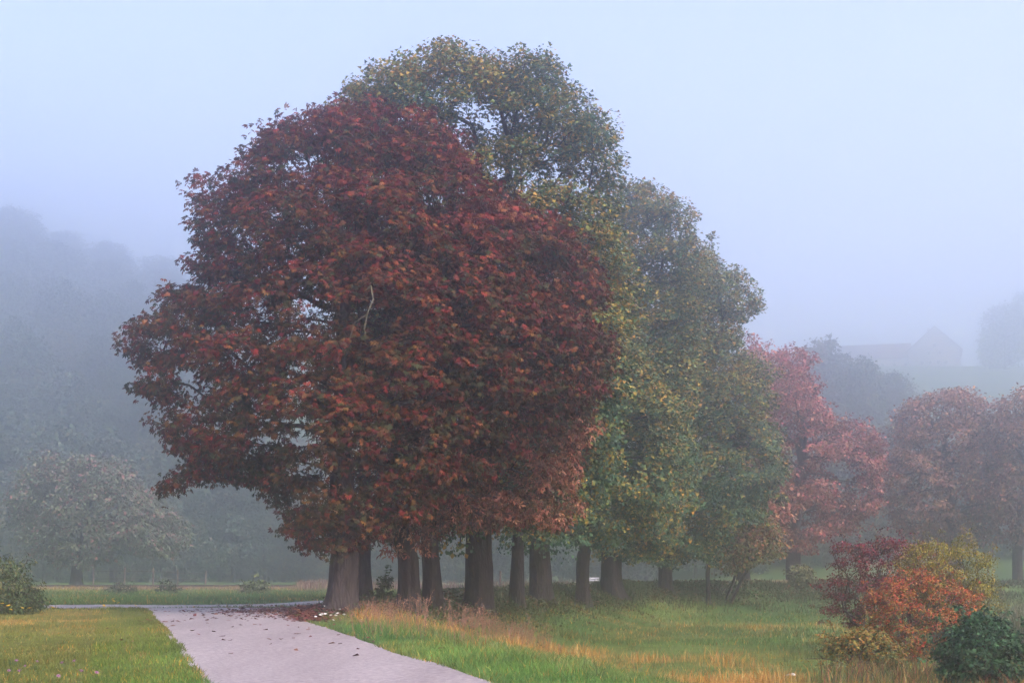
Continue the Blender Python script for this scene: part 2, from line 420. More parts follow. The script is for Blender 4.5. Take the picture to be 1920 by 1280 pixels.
def crown_points(poly, n, spacing, depth_k, holes=0.0, inset=0.3, front=0.58, core=0.12, rb=1.6, bsp=1.0, spur=0.16, shoot=0, reach=0.5):
    """boughs spread through an inflated outline, then leaf clumps over the upper and outer side of every bough"""
    poly = np.asarray(poly, float)
    lo, hi = poly.min(0), poly.max(0); cen = np.array([poly[:, 0].mean(), 0, lo[1] + 0.4 * (hi[1] - lo[1])])
    def inflate(c, m):
        dl = poly_dist(c, poly, True)
        return dl
    c = lo + rng.random((6000, 2)) * (hi - lo); c = c[in_poly(c, poly)]; dl = poly_dist(c, poly, True); Rr = dl.max()
    rb = min(rb, Rr * 0.55)
    k = dl > rb * 0.62; c, dl = c[k], dl[k]
    t = np.sqrt(np.maximum(0, Rr ** 2 - (Rr - dl) ** 2)) * depth_k
    sg = np.where(rng.random(len(c)) < front, -1, 1)
    y = sg * np.maximum(0, t - 0.6 * rb) * np.sqrt(rng.random(len(c)) * 0.75 + 0.25)
    B = np.stack([c[:, 0], y, c[:, 1]], 1)
    B = B[thin(B, 400, rb * bsp)]
    br = rb * rng.uniform(0.6, 1.3, len(B))
    c = lo + rng.random((9000, 2)) * (hi - lo); c = c[in_poly(c, poly)]; dl = poly_dist(c, poly, True)
    k = (dl > rb * 0.28) & (dl < rb * 0.75); c, dl = c[k], dl[k]
    t = np.sqrt(np.maximum(0, Rr ** 2 - (Rr - dl) ** 2)) * depth_k
    B2 = np.stack([c[:, 0], t * rng.uniform(-0.6, 0.6, len(c)), c[:, 1]], 1)
    B2 = B2[thin(B2, 400, rb * 0.72)]
    B = np.concatenate([B, B2]); br = np.concatenate([br, rb * rng.uniform(0.4, 0.6, len(B2))])
    m = n * 14
    wgt = br ** 2; b = rng.choice(len(B), m, p=wgt / wgt.sum()); u = unit(rng.normal(size=(m, 3)))
    o = unit(B - cen)[b]
    fac = np.sum(u * o, 1)
    keep = (fac > -0.25) & (u[:, 2] > -0.55) & (rng.random(m) < 0.55 + 0.45 * np.maximum(fac, u[:, 2]))
    b, u, fac = b[keep], u[keep], fac[keep]
    P = B[b] + u * br[b][:, None] * np.array([1, 1, 0.72]) * (rng.uniform(0.7, 0.9, len(b)) + 0.35 * vnoise(u * 1.7 + B[b], 1.0, 5))[:, None]
    outer = np.clip(0.55 + 0.3 * fac + 0.25 * u[:, 2], 0, 1)
    q = P[:, [0, 2]]; dq = poly_dist(q, poly, True); tq = np.sqrt(np.maximum(0, Rr ** 2 - (Rr - np.minimum(dq, Rr)) ** 2)) * depth_k
    ok = in_poly(q, poly) & (dq > inset * 0.6) & (np.abs(P[:, 1]) < tq * 0.92 + 0.15 * rb)
    P, outer = P[ok], outer[ok]
    if holes > 0:
        k = vnoise(P, 0.45, int(rng.integers(1000))) > holes; P, outer = P[k], outer[k]
    # twigs reaching the outline
    e = np.concatenate([poly + (np.roll(poly, -1, 0) - poly) * f for f in (0, 0.05, 0.1, 0.15, 0.35, 0.6, 0.85, 0.9, 0.95)])
    e = np.repeat(e, 3, 0); inw = unit(cen[[0, 2]] - e); e = e + inw * (inset + rng.exponential(0.35, (len(e), 1)))
    e = e[in_poly(e, poly)]; dl = poly_dist(e, poly, True)
    ye = rng.normal(0, 0.12, len(e)) * Rr * depth_k
    E = np.stack([e[:, 0], ye, e[:, 1]], 1); E = E[rng.permutation(len(E))]
    E = E[thin(E, int(n * spur), spacing * 1.05)]
    # a few inside
    C = B[rng.integers(0, len(B), int(n * core))] * np.array([0.75, 0.7, 1]) + rng.normal(0, rb * 0.4, (int(n * core), 3))
    C = C[in_poly(C[:, [0, 2]], poly)]
    P = np.concatenate([E, P, C]); outer = np.concatenate([np.full(len(E), 0.9), outer, np.full(len(C), 0.1)])
    perm = np.concatenate([np.arange(len(E)), len(E) + rng.permutation(len(P) - len(E))])
    P, outer = P[perm], outer[perm]
    idx = thin(P, n, spacing); P, outer = P[idx], outer[idx]
    if shoot:                                        # sparse sprays standing out beyond the outline
        a = rng.integers(0, len(poly), shoot); f = rng.random((shoot, 1)); e = poly[a] * (1 - f) + np.roll(poly, -1, 0)[a] * f
        e = e[e[:, 1] > lo[1] + 0.12 * (hi[1] - lo[1])]
        e = e + unit(e - cen[[0, 2]]) * reach * rng.uniform(-0.4, 1, (len(e), 1)) + np.stack([0 * e[:, 0], 0.15 * reach * rng.random(len(e))], 1)
        P = np.concatenate([P, np.stack([e[:, 0], rng.normal(0.03, 0.05, len(e)) * Rr, e[:, 1]], 1)]); outer = np.concatenate([outer, np.full(len(e), 2.0)])
    return P, outer, Rr

def skeleton(clumps, start, wpath=0.3, min_z=0.0, arch=0.1, jit=0.07, seg=0.9):
    """grow branches from the start nodes (pos, parent) to every clump"""
    pos = [np.array(p, float) for p, _ in start]; par = [q for _, q in start]
    plen = []
    for p, q in zip(pos, par): plen.append(0 if q < 0 else plen[q] + np.linalg.norm(p - pos[q]))
    base = pos[len(start) - 1]
    order = np.argsort(np.linalg.norm(clumps - base, axis=1))
    cap = len(start) + len(clumps) * 10
    A = np.zeros((cap, 3)); A[:len(pos)] = pos; n = len(pos)
    L = np.zeros(cap); L[:n] = plen; ok = np.zeros(cap, bool); ok[:n] = A[:n, 2] >= min_z
    par = par + [0] * (cap - n); tips = []
    for k in order:
        c = clumps[k]
        dv = c - A[:n]; dist = np.linalg.norm(dv, axis=1)
        cost = dist + wpath * L[:n] + np.where(ok[:n], 0, 1e6) + 0.5 * np.maximum(0, -dv[:, 2])
        b = int(np.argmin(cost)); D = dist[b]; m = max(1, min(9, int(math.ceil(D / seg))))
        prev = b
        for j in range(1, m + 1):
            t = j / m; p = A[b] * (1 - t) + c * t
            if j < m:
                p = p + np.array([0, 0, math.sin(math.pi * t) * arch * D]) + rng.normal(0, jit * D / m ** 0.5, 3) * 0.6
            A[n] = p; par[n] = prev; L[n] = L[prev] + np.linalg.norm(p - A[prev]); ok[n] = True; prev = n; n += 1
        tips.append(prev)
    par = np.array(par[:n]); A = A[:n]
    w = np.zeros(n); w[tips] = 1
    for i in range(n - 1, 0, -1):
        if par[i] >= 0: w[par[i]] += w[i]
    return A, par, w

def trunk_mesh(path, rad, flare=0.45, sides=34, flute=0.12, seed=0):
    """rings along path (m,3) with radius rad (m,)"""
    path = np.asarray(path, float)
    seg = np.concatenate([[0], np.cumsum(np.linalg.norm(np.diff(path, axis=0), axis=1))])
    t = np.arange(0, seg[-1] + 0.01, 0.16)
    P = np.stack([np.interp(t, seg, path[:, q]) for q in range(3)], 1); r = np.interp(t, seg, rad)
    an = np.arange(sides) * 2 * math.pi / sides
    fl = 1 + flare * np.exp(-t / 0.45)[:, None] * (0.75 + 0.55 * np.sin(an * 5 + seed)[None] * np.exp(-t / 0.9)[:, None])
    q = np.stack([np.tile(np.cos(an), len(t)) * 3.2, np.tile(np.sin(an), len(t)) * 3.2, np.repeat(t, sides) * 0.55], 1)
    nz = (fbm(q, 1.2, 60 + seed, 3).reshape(len(t), sides) - 0.5) * 2 * flute * 1.6
    nz += (vnoise(q * np.array([1, 1, 1.0]), 0.5, 90 + seed).reshape(len(t), sides) - 0.5) * 0.22
    rr = r[:, None] * fl * (1 + nz)
    V = np.stack([P[:, 0:1] + rr * np.cos(an), P[:, 1:2] + rr * np.sin(an), np.repeat(P[:, 2:3], sides, 1)], 2).reshape(-1, 3)
    i = np.arange(sides); j = (i + 1) % sides
    Q = (np.stack([i, j, j + sides, i + sides], 1)[None] + (np.arange(len(t) - 1) * sides)[:, None, None]).reshape(-1, 4)
    return V, Q

def foliage(clumps, outer, per, cr, size, pal_out, pal_in, tpl, red_bias=0.0, center=None, zr=(0, 1), flat=0.62, droop=0.55, dark=1.0, mixw=0.75):
    n = len(clumps)
    k = np.maximum(3, rng.poisson(np.where(outer > 1.5, per * 0.3, per))); sparse = outer > 1.5; outer = np.minimum(outer, 0.95); src = np.repeat(np.arange(n), k); m = len(src)
    csc = (0.65 + 0.7 * rng.random(n)) * np.where(sparse, 0.6, 1)
    off = unit(rng.normal(size=(m, 3))) * (rng.random((m, 1)) ** 0.45)
    P = clumps[src] + off * np.array([1, 1, flat]) * (cr * csc)[src][:, None]
    P[:, 2] -= 0.25 * cr * (off[:, 0] ** 2 + off[:, 1] ** 2)
    o = unit(clumps - center)[src]
    T = unit(off * np.array([1, 1, 0.35]) + 0.35 * o - np.array([0, 0, droop]) + rng.normal(0, 0.4, (m, 3)))
    N = unit(np.array([0, 0, 0.75]) + 0.55 * o + rng.normal(0, 0.42, (m, 3)))
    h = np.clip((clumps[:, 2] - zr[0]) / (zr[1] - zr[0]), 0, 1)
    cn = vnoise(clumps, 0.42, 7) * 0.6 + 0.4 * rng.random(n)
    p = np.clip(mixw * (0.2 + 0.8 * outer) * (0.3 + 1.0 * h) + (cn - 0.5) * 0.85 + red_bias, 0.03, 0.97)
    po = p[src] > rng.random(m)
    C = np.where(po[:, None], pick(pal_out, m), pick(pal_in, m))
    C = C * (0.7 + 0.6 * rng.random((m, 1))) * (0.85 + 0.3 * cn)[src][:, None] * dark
    S = size * (0.5 + 0.9 * rng.random(m))
    C = np.clip(C, 0, 1)
    if tpl is TPL5:                                  # simpler leaves on the far side
        f = P[:, 1] < 1.0; b = ~f
        a1 = leaf_arrays(P[f], T[f], N[f], S[f], C[f], TPL5); a2 = leaf_arrays(P[b], T[b], N[b], S[b] * 1.1, C[b], TPL3)
        return mesh_np("crown", np.concatenate([a1[0], a2[0]]), [np.concatenate([a1[1], a2[1] + len(a1[0])])], col=np.concatenate([a1[2], a2[2]]))
    return leaves_mesh("crown", P, T, N, S, C, tpl)

TREES = {}
def tree(name, label, px, py, poly, trunk_px, n, per, cr, size, pal_out, pal_in, tpl=TPL1, d=None, spacing=None, depth=0.95, bark=None,
         holes=0.2, group=None, red_bias=0.0, lean=0.0, minr=0.012, fork=None, flare=0.45, front=0.6, cat="tree", mixw=0.75, core=0.12, inset=None, stems=None, rb=1.6, bsp=1.0, spur=0.16, shoot=0, reach=0.5):
    if d is None: X, d, Z = ground_at(px, py)
    else: X = (px - HX) / F * d; Z = float(H(X, d)[0])
    Z -= 0.05
    root = empty(name, (X, d, Z)); tag(root, label, cat, group)
    k = d / F
    P2 = np.array([((a - px) * k, EYE + (HY - b) * k - Z) for a, b in poly])
    cl, outer, Rr = crown_points(P2, n, spacing or cr * 0.85, depth, holes, inset if inset is not None else cr * 0.6, front, core, rb, bsp, spur, shoot, reach)
    zlo, zhi = P2[:, 1].min(), P2[:, 1].max(); cx = P2[:, 0].mean()
    rt = trunk_px * k / 2
    hf = fork if fork else max(1.2, zlo + 0.1 * (zhi - zlo))
    V, Q, nV = [], [], 0
    start = []
    if stems:
        for s in range(stems):
            a = rng.random() * 6.28; b0 = np.array([math.cos(a), math.sin(a), 0]) * rt * 2.2 * rng.random()
            start.append((b0, -1)); prev = len(start) - 1
            for j in range(1, 4):
                start.append((b0 * (1 + 0.5 * j) + np.array([rng.normal(0, .1) + cx * j / 6, rng.normal(0, .1), hf * j / 3]), prev)); prev = len(start) - 1
        mz = hf * 0.3
    else:
        wob = rng.normal(0, 0.055); lean = lean + rng.normal(0, 0.012)
        top = zlo + 0.72 * (zhi - zlo); m = max(6, int(top / 0.9)); prev = -1
        for j in range(m + 1):
            z = top * j / m
            s = max(0, z - hf) / max(top - hf, .1)
            p = np.array([lean * z + wob * math.sin(z * 1.1 + wob * 40) + s ** 1.3 * (cx - lean * z) * 0.9, 0, z]) + (rng.normal(0, 0.12, 3) * np.array([1, 1, 0]) * (z > hf))
            start.append((p, prev)); prev = len(start) - 1
        mz = hf * 0.85
    A, par, w = skeleton(cl, start, min_z=mz)
    rad = np.maximum(minr, (0.82 if not stems else 0.9) * rt * (w / w.max()) ** 0.5)
    if stems: rad = np.maximum(minr, rt * 0.28 * (w / w.max()) ** 0.5)
    e = np.nonzero(par >= 0)[0]
    if not stems:
        path = np.array([p for p, _ in start]); zz = path[:, 2]
        stop = int(np.searchsorted(zz, hf + 1.2)) + 1
        rr = rt * np.clip(1 - 0.16 * zz / hf, 0.3, 1); rr = np.where(zz > hf, np.maximum(rad[:len(zz)], rt * 0.6), rr)
        v, q = trunk_mesh(path[:stop], rr[:stop], flare=flare, seed=len(TREES), sides=34 if rt > .3 else 14)
        V.append(v); Q.append(q); nV = len(v)
        e = e[e >= max(2, stop - 2)]
    pe = par[e]; r0 = np.minimum(rad[pe], rad[e] * 1.25)
    for sides, kk in ((6, rad[e] > 0.05), (3, rad[e] <= 0.05)):
        if not kk.any(): continue
        v, q = frusta(A[pe[kk]] - (A[e[kk]] - A[pe[kk]]) * 0.03, A[e[kk]], r0[kk], rad[e[kk]], sides)
        V.append(v); Q.append(q + nV); nV += len(v)
    if stems:                                        # every stem with its own twigs is one part
        top_of = np.arange(len(A))
        for i in range(len(A)):
            if par[i] >= 0: top_of[i] = top_of[par[i]]
        for b in np.unique(top_of):
            kk = top_of[e] == b
            v, q = frusta(A[pe[kk]] - (A[e[kk]] - A[pe[kk]]) * 0.03, A[e[kk]], r0[kk], rad[e[kk]], 4)
            mobj("stem", mesh_np("stem", v, [q], smooth=True), bark, root)
    else:
        me = mesh_np("trunk", np.concatenate(V), [np.concatenate(Q)], smooth=True)
        mobj("trunk", me, bark or M_BARK, root)
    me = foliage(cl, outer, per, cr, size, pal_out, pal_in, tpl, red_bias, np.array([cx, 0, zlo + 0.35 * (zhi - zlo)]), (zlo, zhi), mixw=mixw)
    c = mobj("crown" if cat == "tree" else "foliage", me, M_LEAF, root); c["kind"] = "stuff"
    TREES[label] = (root, cl, outer)
    return root, cl, outer

# palettes (linear base colours)
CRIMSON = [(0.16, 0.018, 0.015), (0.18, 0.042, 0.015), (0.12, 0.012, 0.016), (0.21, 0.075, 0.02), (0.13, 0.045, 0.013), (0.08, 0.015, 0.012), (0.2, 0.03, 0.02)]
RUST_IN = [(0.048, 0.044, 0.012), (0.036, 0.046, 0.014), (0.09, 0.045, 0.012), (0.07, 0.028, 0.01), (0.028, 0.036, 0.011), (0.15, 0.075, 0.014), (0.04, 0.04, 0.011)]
BROWN = [(0.27, 0.095, 0.055), (0.32, 0.13, 0.08), (0.22, 0.07, 0.045), (0.35, 0.17, 0.09), (0.2, 0.055, 0.04)]
RUSSET = [(0.36, 0.19, 0.11), (0.32, 0.15, 0.1), (0.28, 0.14, 0.11), (0.38, 0.22, 0.12)]
RUSSET_IN = [(0.18, 0.11, 0.07), (0.2, 0.1, 0.07), (0.13, 0.11, 0.07)]
BROWN_IN = [(0.12, 0.06, 0.03), (0.16, 0.07, 0.04), (0.07, 0.05, 0.02)]
LIME_Y = [(0.25, 0.22, 0.04), (0.31, 0.22, 0.035), (0.17, 0.2, 0.045), (0.33, 0.18, 0.03), (0.13, 0.18, 0.045)]
LIME_G = [(0.042, 0.105, 0.05), (0.055, 0.12, 0.05), (0.036, 0.085, 0.05), (0.08, 0.13, 0.05)]
PINK = [(0.4, 0.12, 0.1), (0.36, 0.13, 0.1), (0.32, 0.08, 0.09), (0.42, 0.19, 0.12)]
PINK_IN = [(0.2, 0.08, 0.05), (0.16, 0.05, 0.04), (0.24, 0.12, 0.06)]
MUTE = [(0.2, 0.17, 0.11), (0.17, 0.2, 0.12), (0.28, 0.13, 0.12), (0.14, 0.19, 0.11), (0.15, 0.2, 0.12)]
MUTE_IN = [(0.11, 0.14, 0.08), (0.13, 0.15, 0.09), (0.09, 0.11, 0.06)]
WOODS = [(0.075, 0.125, 0.08), (0.065, 0.115, 0.075), (0.1, 0.135, 0.08), (0.13, 0.13, 0.07)]
WOODS_IN = [(0.05, 0.09, 0.056), (0.06, 0.1, 0.06)]

def build_avenue():
    # the red horse chestnut
    root, cl, outer = tree("chestnut_tree", "broad horse chestnut with crimson autumn leaves at the bend of the lane", 640, 1142,
        [(690,192),(640,205),(600,212),(560,228),(495,240),(492,268),(455,322),(420,345),(372,342),(366,372),(395,402),(372,430),(356,492),(388,520),(352,545),(310,545),(290,590),(246,612),
         (234,658),(280,668),(250,725),(292,748),(310,808),(335,846),(352,880),(296,925),(352,902),(410,905),(470,908),(528,955),(536,995),(566,1030),(610,1030),(660,1036),(700,1020),(735,985),(800,975),(860,935),
         (925,890),(985,845),(1050,800),(1110,760),(1143,730),(1132,690),(1152,648),(1108,598),(1142,545),(1122,500),(1092,450),(1048,412),(990,402),(962,385),(930,372),(890,308),(852,240),(800,218),(745,212)],
        56, 2100, 50, 0.48, 0.145, CRIMSON, RUST_IN, TPL5, spacing=0.4, depth=0.88, holes=0.2, front=0.66, shoot=70, reach=0.4, fork=3.2, red_bias=0.0, minr=0.014, inset=0.22, rb=1.5, bsp=0.92, core=0.3, mixw=0.76, flare=0.32)
    # a pale dead bough hanging in the crown
    tw = MB(); p0 = np.array([1.45, -5.7, 9.7])
    for a, b, r in (((0, 0, 0), (0.12, -0.1, 0.12), .05), ((0.12, -0.1, 0.12), (0.2, -0.15, -0.3), .045), ((0.2, -0.15, -0.3), (0.02, -0.2, -0.75), .038), ((0.02, -0.2, -0.75), (-0.06, -0.2, -1.2), .03),
                    ((0.02, -0.2, -0.75), (-0.35, -0.22, -1.0), .024), ((-0.35, -0.22, -1.0), (-0.5, -0.2, -1.5), .016), ((-0.06, -0.2, -1.2), (0.0, -0.25, -1.5), .018)):
        tw.bar(p0 + np.array(a), p0 + np.array(b), r * .6, r * .45, 5)
    tw.build("dead_branch", noise_mat("lichen_bark", (0.06, 0.055, 0.035), (0.15, 0.14, 0.09), 6, bump=0), root)["label"] = "pale lichen-grey dead bough"
    # its 300 largest single leaves, each an object
    LP = palmate(7, 105)
    var = []
    for c in pick(CRIMSON, 8):
        tv, tq = LP
        me = leaves_mesh("leaf", np.zeros((1, 3)), np.array([[0., 1, 0]]), np.array([[0., 0, 1]]), np.array([0.17]), np.array([c * (0.8 + 0.4 * rng.random())]), LP)
        me.materials.append(M_LEAF); var.append(me)
    cand = np.nonzero((outer > 0.8) & (cl[:, 1] < 1.5))[0]
    for k in rng.choice(cand, 300, replace=len(cand) < 300):
        o = bpy.data.objects.new("leaf", var[int(rng.integers(8))]); link(o, root)
        off = unit(rng.normal(size=3)) * 0.5; off[1] = -abs(off[1])
        o.location = cl[k] + off
        o.rotation_euler = (R(rng.uniform(-60, 25)), R(rng.uniform(-40, 40)), rng.uniform(0, 6.28))
    g = "old trees of the avenue"
    tree("chestnut_tree", "grey-barked trunk close behind the crimson chestnut, crown hidden in its leaves", 680, 1130,
         [(600,1010),(580,900),(600,700),(680,560),(780,600),(800,750),(780,900),(740,1010),(680,1035)], 34, 110, 26, 0.8, 0.27, CRIMSON, RUST_IN, TPL3, group=g, fork=3.2)
    tree("chestnut_tree", "chestnut with dry pinkish brown leaves between the crimson chestnut and the tall lime", 764, 1143,
         [(720,1045),(690,900),(720,650),(800,450),(890,372),(945,366),(1000,440),(1050,560),(1100,690),(1118,790),(1092,880),(1090,960),(1050,1005),(1000,990),(950,985),(890,1000),(850,985),(800,1010),(765,1048)],
         42, 560, 46, 0.6, 0.2, BROWN, BROWN_IN, TPL3, group=g, holes=0.1, fork=2.8, bark=M_BARKD, mixw=0.95, depth=0.6, rb=1.3)
    tree("lime_tree", "slim dark lime with ivy-like low sprays beside the brown chestnut", 809, 1143,
         [(790,1040),(770,900),(780,650),(850,520),(930,600),(940,850),(900,990),(872,1045),(835,1030)], 36, 150, 45, 0.8, 0.17, LIME_Y, LIME_G, TPL1, group=g, fork=3.2, bark=M_BARKD)
    tree("lime_tree", "tallest lime of the avenue with a domed yellow-green crown and massive trunk", 896, 1150,
         [(636,190),(660,160),(700,135),(768,96),(840,86),(900,96),(940,118),(960,108),(1024,106),(1060,138),(1092,195),(1135,222),(1162,285),(1150,370),(1168,430),(1190,520),(1180,700),(1150,900),(1100,985),(1010,1010),(930,985),(880,1005),(800,1000),(700,900),(640,700),(615,400),(620,250)],
         52, 1050, 175, 0.72, 0.145, LIME_Y, LIME_G, TPLT, group=g, holes=0.2, spacing=0.55, rb=2.0, bsp=0.95, shoot=50, reach=0.35, depth=0.68, bark=M_BARKD, fork=4.2, mixw=0.6)
    tree("lime_tree", "narrow black trunk of a lime just past the massive one", 971, 1140,
         [(930,1040),(900,930),(920,760),(990,660),(1040,760),(1060,930),(1030,1030),(990,1010)], 28, 110, 45, 0.85, 0.17, LIME_Y, LIME_G, TPL1, group=g, fork=3.4, bark=M_BARKD)
    tree("lime_tree", "stout lime with a rugged grey bole and leafy skirt in front of the farther lane", 1014, 1132,
         [(960,1050),(930,980),(940,800),(1010,650),(1090,760),(1120,940),(1095,1040),(1060,1062),(1010,1040)], 44, 220, 55, 0.9, 0.17, LIME_G, LIME_G, TPL1, group=g, fork=3.0, bark=M_BARKD)
    tree("lime_tree", "straight smooth-trunked lime leaning over the lit stretch of lane", 1092, 1136,
         [(1060,1000),(1050,850),(1080,720),(1130,630),(1200,640),(1268,740),(1285,850),(1275,930),(1240,985),(1170,1005),(1110,1035)], 27, 420, 150, 0.75, 0.17, LIME_Y, LIME_G, TPLT, group=g, fork=3.6, bark=M_BARKD, holes=0.15, rb=1.7, bsp=.95, mixw=0.62, lean=0.03)
    tree("lime_tree", "tall lime with a twin-ribbed bole and crown stepping down from the domed lime", 1148, 1122,
         [(1085,520),(1110,430),(1140,370),(1168,338),(1205,328),(1225,358),(1258,372),(1285,398),(1300,420),(1320,470),(1315,600),(1300,800),(1305,950),(1260,1035),(1190,1052),(1120,1050),(1075,1000),(1065,800),(1070,650)],
         42, 720, 150, 0.85, 0.19, LIME_Y, LIME_G, TPLT, group=g, holes=0.22, rb=2.0, bsp=.95, mixw=0.62, depth=0.8, shoot=40, reach=0.7, bark=M_BARKD, fork=4)
    tree("lime_tree", "lime with bare arching boughs and a ragged yellowish edge against the open sky", 1248, 1114,
         [(1292,470),(1335,462),(1345,490),(1392,508),(1422,556),(1408,598),(1380,615),(1400,655),(1442,695),(1446,740),(1430,780),(1468,830),(1474,890),(1440,950),(1370,1005),(1320,1045),(1255,1062),(1195,1045),(1180,900),(1190,750),(1220,620),(1255,540)],
         28, 640, 150, 0.85, 0.2, LIME_Y, LIME_G, TPLT, group=g, holes=0.3, rb=1.8, bsp=1.0, mixw=0.68, shoot=50, reach=0.9, bark=M_BARKD, fork=3)
    tree("young_tree", "pole-thin young tree standing straight on the bank", 1327, 1133,
         [(1285,1000),(1300,930),(1335,890),(1370,930),(1372,1030),(1345,1062),(1310,1050)], 9, 90, 45, 0.8, 0.2, LIME_Y, LIME_G, TPL1, fork=2.6, bark=M_BARKD, flare=0.2)
    tree("maple_tree", "small many-stemmed maple with olive and orange leaves on the bank", 1360, 1130,
         [(1350,1080),(1345,1030),(1365,980),(1400,955),(1440,958),(1476,1000),(1470,1040),(1430,1058),(1400,1070),(1375,1085)], 26, 170, 55, 0.75, 0.2,
         [(0.24, 0.14, 0.04), (0.16, 0.15, 0.04), (0.3, 0.12, 0.04)], [(0.09, 0.12, 0.035), (0.12, 0.13, 0.04)], TPL1, stems=4, fork=2.2, bark=M_BARKD)
    tree("chestnut_tree", "chestnut with rust-brown hanging leaves at the end of the green limes", 1393, 1092,
         [(1330,820),(1390,760),(1460,830),(1482,900),(1468,1000),(1420,1040),(1360,1045),(1315,960)], 26, 260, 55, 1.1, 0.3, BROWN, BROWN_IN, TPL1, group=g, fork=3, bark=M_BARKD, d=112)
    tree("chestnut_tree", "rosy red chestnut with a loose crown beyond the end of the limes", 1490, 1088,
         [(1400,635),(1440,660),(1462,642),(1500,652),(1528,690),(1532,742),(1562,772),(1605,780),(1640,800),(1660,840),(1658,890),(1640,960),(1600,1000),(1545,1005),(1510,1040),(1470,1030),(1440,960),(1400,850),(1385,720)],
         30, 560, 70, 0.95, 0.27, PINK, PINK_IN, TPL1, d=134, holes=0.42, rb=2.2, shoot=40, reach=1.2, fork=4, mixw=0.95)
    tree("chestnut_tree", "foggy russet chestnut with a rounded crown behind the berry shrubs", 1790, 1086,
         [(1660,960),(1650,900),(1672,830),(1680,768),(1702,745),(1760,726),(1800,718),(1842,740),(1858,775),(1880,850),(1890,960),(1850,1020),(1800,1030),(1740,1020),(1690,1010)],
         30, 440, 70, 1.0, 0.28, RUSSET, RUSSET_IN, TPL1, d=138, holes=0.15, fork=4, rb=2)
    tree("chestnut_tree", "foggy russet chestnut with a bare straight trunk above the reeds", 1908, 1086,
         [(1850,930),(1862,800),(1875,742),(1905,722),(1950,735),(2000,760),(2035,840),(2030,950),(1985,1020),(1925,1036),(1885,1015)],
         20, 340, 70, 1.0, 0.28, RUSSET, RUSSET_IN, TPL1, d=132, holes=0.15, fork=4.2, rb=2)
    tree("chestnut_tree", "squat spreading tree fading from green to pink beyond the railway", 145, 1098,
         [(20,985),(22,930),(50,880),(82,838),(110,860),(160,848),(240,860),(262,900),(300,930),(348,968),(362,1010),(335,1048),(270,1040),(228,1025),(195,1050),(150,1070),(110,1060),(60,1040)],
         22, 560, 60, 1.0, 0.3, MUTE, MUTE_IN, TPL1, d=147, holes=0.1, fork=2.6, rb=2.3, bark=M_BARKD, mixw=0.9)

# ------------------------------------------------------------------ woods and hills
def proto_tree(name, label, h, w, lo, n, per, cr, size, po, pi, group):
    root = empty(name, (0, 0, 0)); tag(root, label, "tree", group)
    P2 = []
    for a in np.linspace(0, 2 * math.pi, 22, endpoint=False):
        r = 1 + 0.11 * rng.normal()
        P2.append((math.sin(a) * w / 2 * r * (1.0 if math.cos(a) < 0 else 0.9), lo + (h - lo) * (0.45 + 0.5 * math.cos(a) * r)))
    P2 = np.array(P2)
    cl, outer, _ = crown_points(P2, n, cr * 0.75, 1.0, 0.0, cr * 0.4, 0.55, 0.1, 2.4, 0.9, 0.04)
    zlo, zhi = P2[:, 1].min(), P2[:, 1].max()
    start = [(np.array([0, 0, z]), i - 1) for i, z in enumerate(np.linspace(-1.5, h * 0.7, 8))]
    A, par, ww = skeleton(cl, start, min_z=lo, seg=2)
    rad = np.maximum(0.03, 0.4 * (ww / ww.max()) ** 0.5); e = np.nonzero(par >= 0)[0]
    v, q = frusta(A[par[e]], A[e], np.minimum(rad[par[e]], rad[e] * 1.2), rad[e], 5)
    mobj("trunk", mesh_np("trunk", v, [q], smooth=True), M_BARKD, root)
    me = foliage(cl, outer, per, cr, size, po, pi, TPL1, 0, np.array([0, 0, (zlo + zhi) / 2]), (zlo, zhi))
    mobj("crown", me, M_LEAF, root)["kind"] = "stuff"
    return root

def copy_tree(root, loc, rz, s, label=None, group=None):
    r = root.copy(); scene.collection.objects.link(r)
    r.location = loc; r.rotation_euler = (0, 0, rz); r.scale = s
    if label: r["label"] = label
    if group: r["group"] = group
    for ch in root.children:
        c = ch.copy(); scene.collection.objects.link(c); c.parent = r
    return r

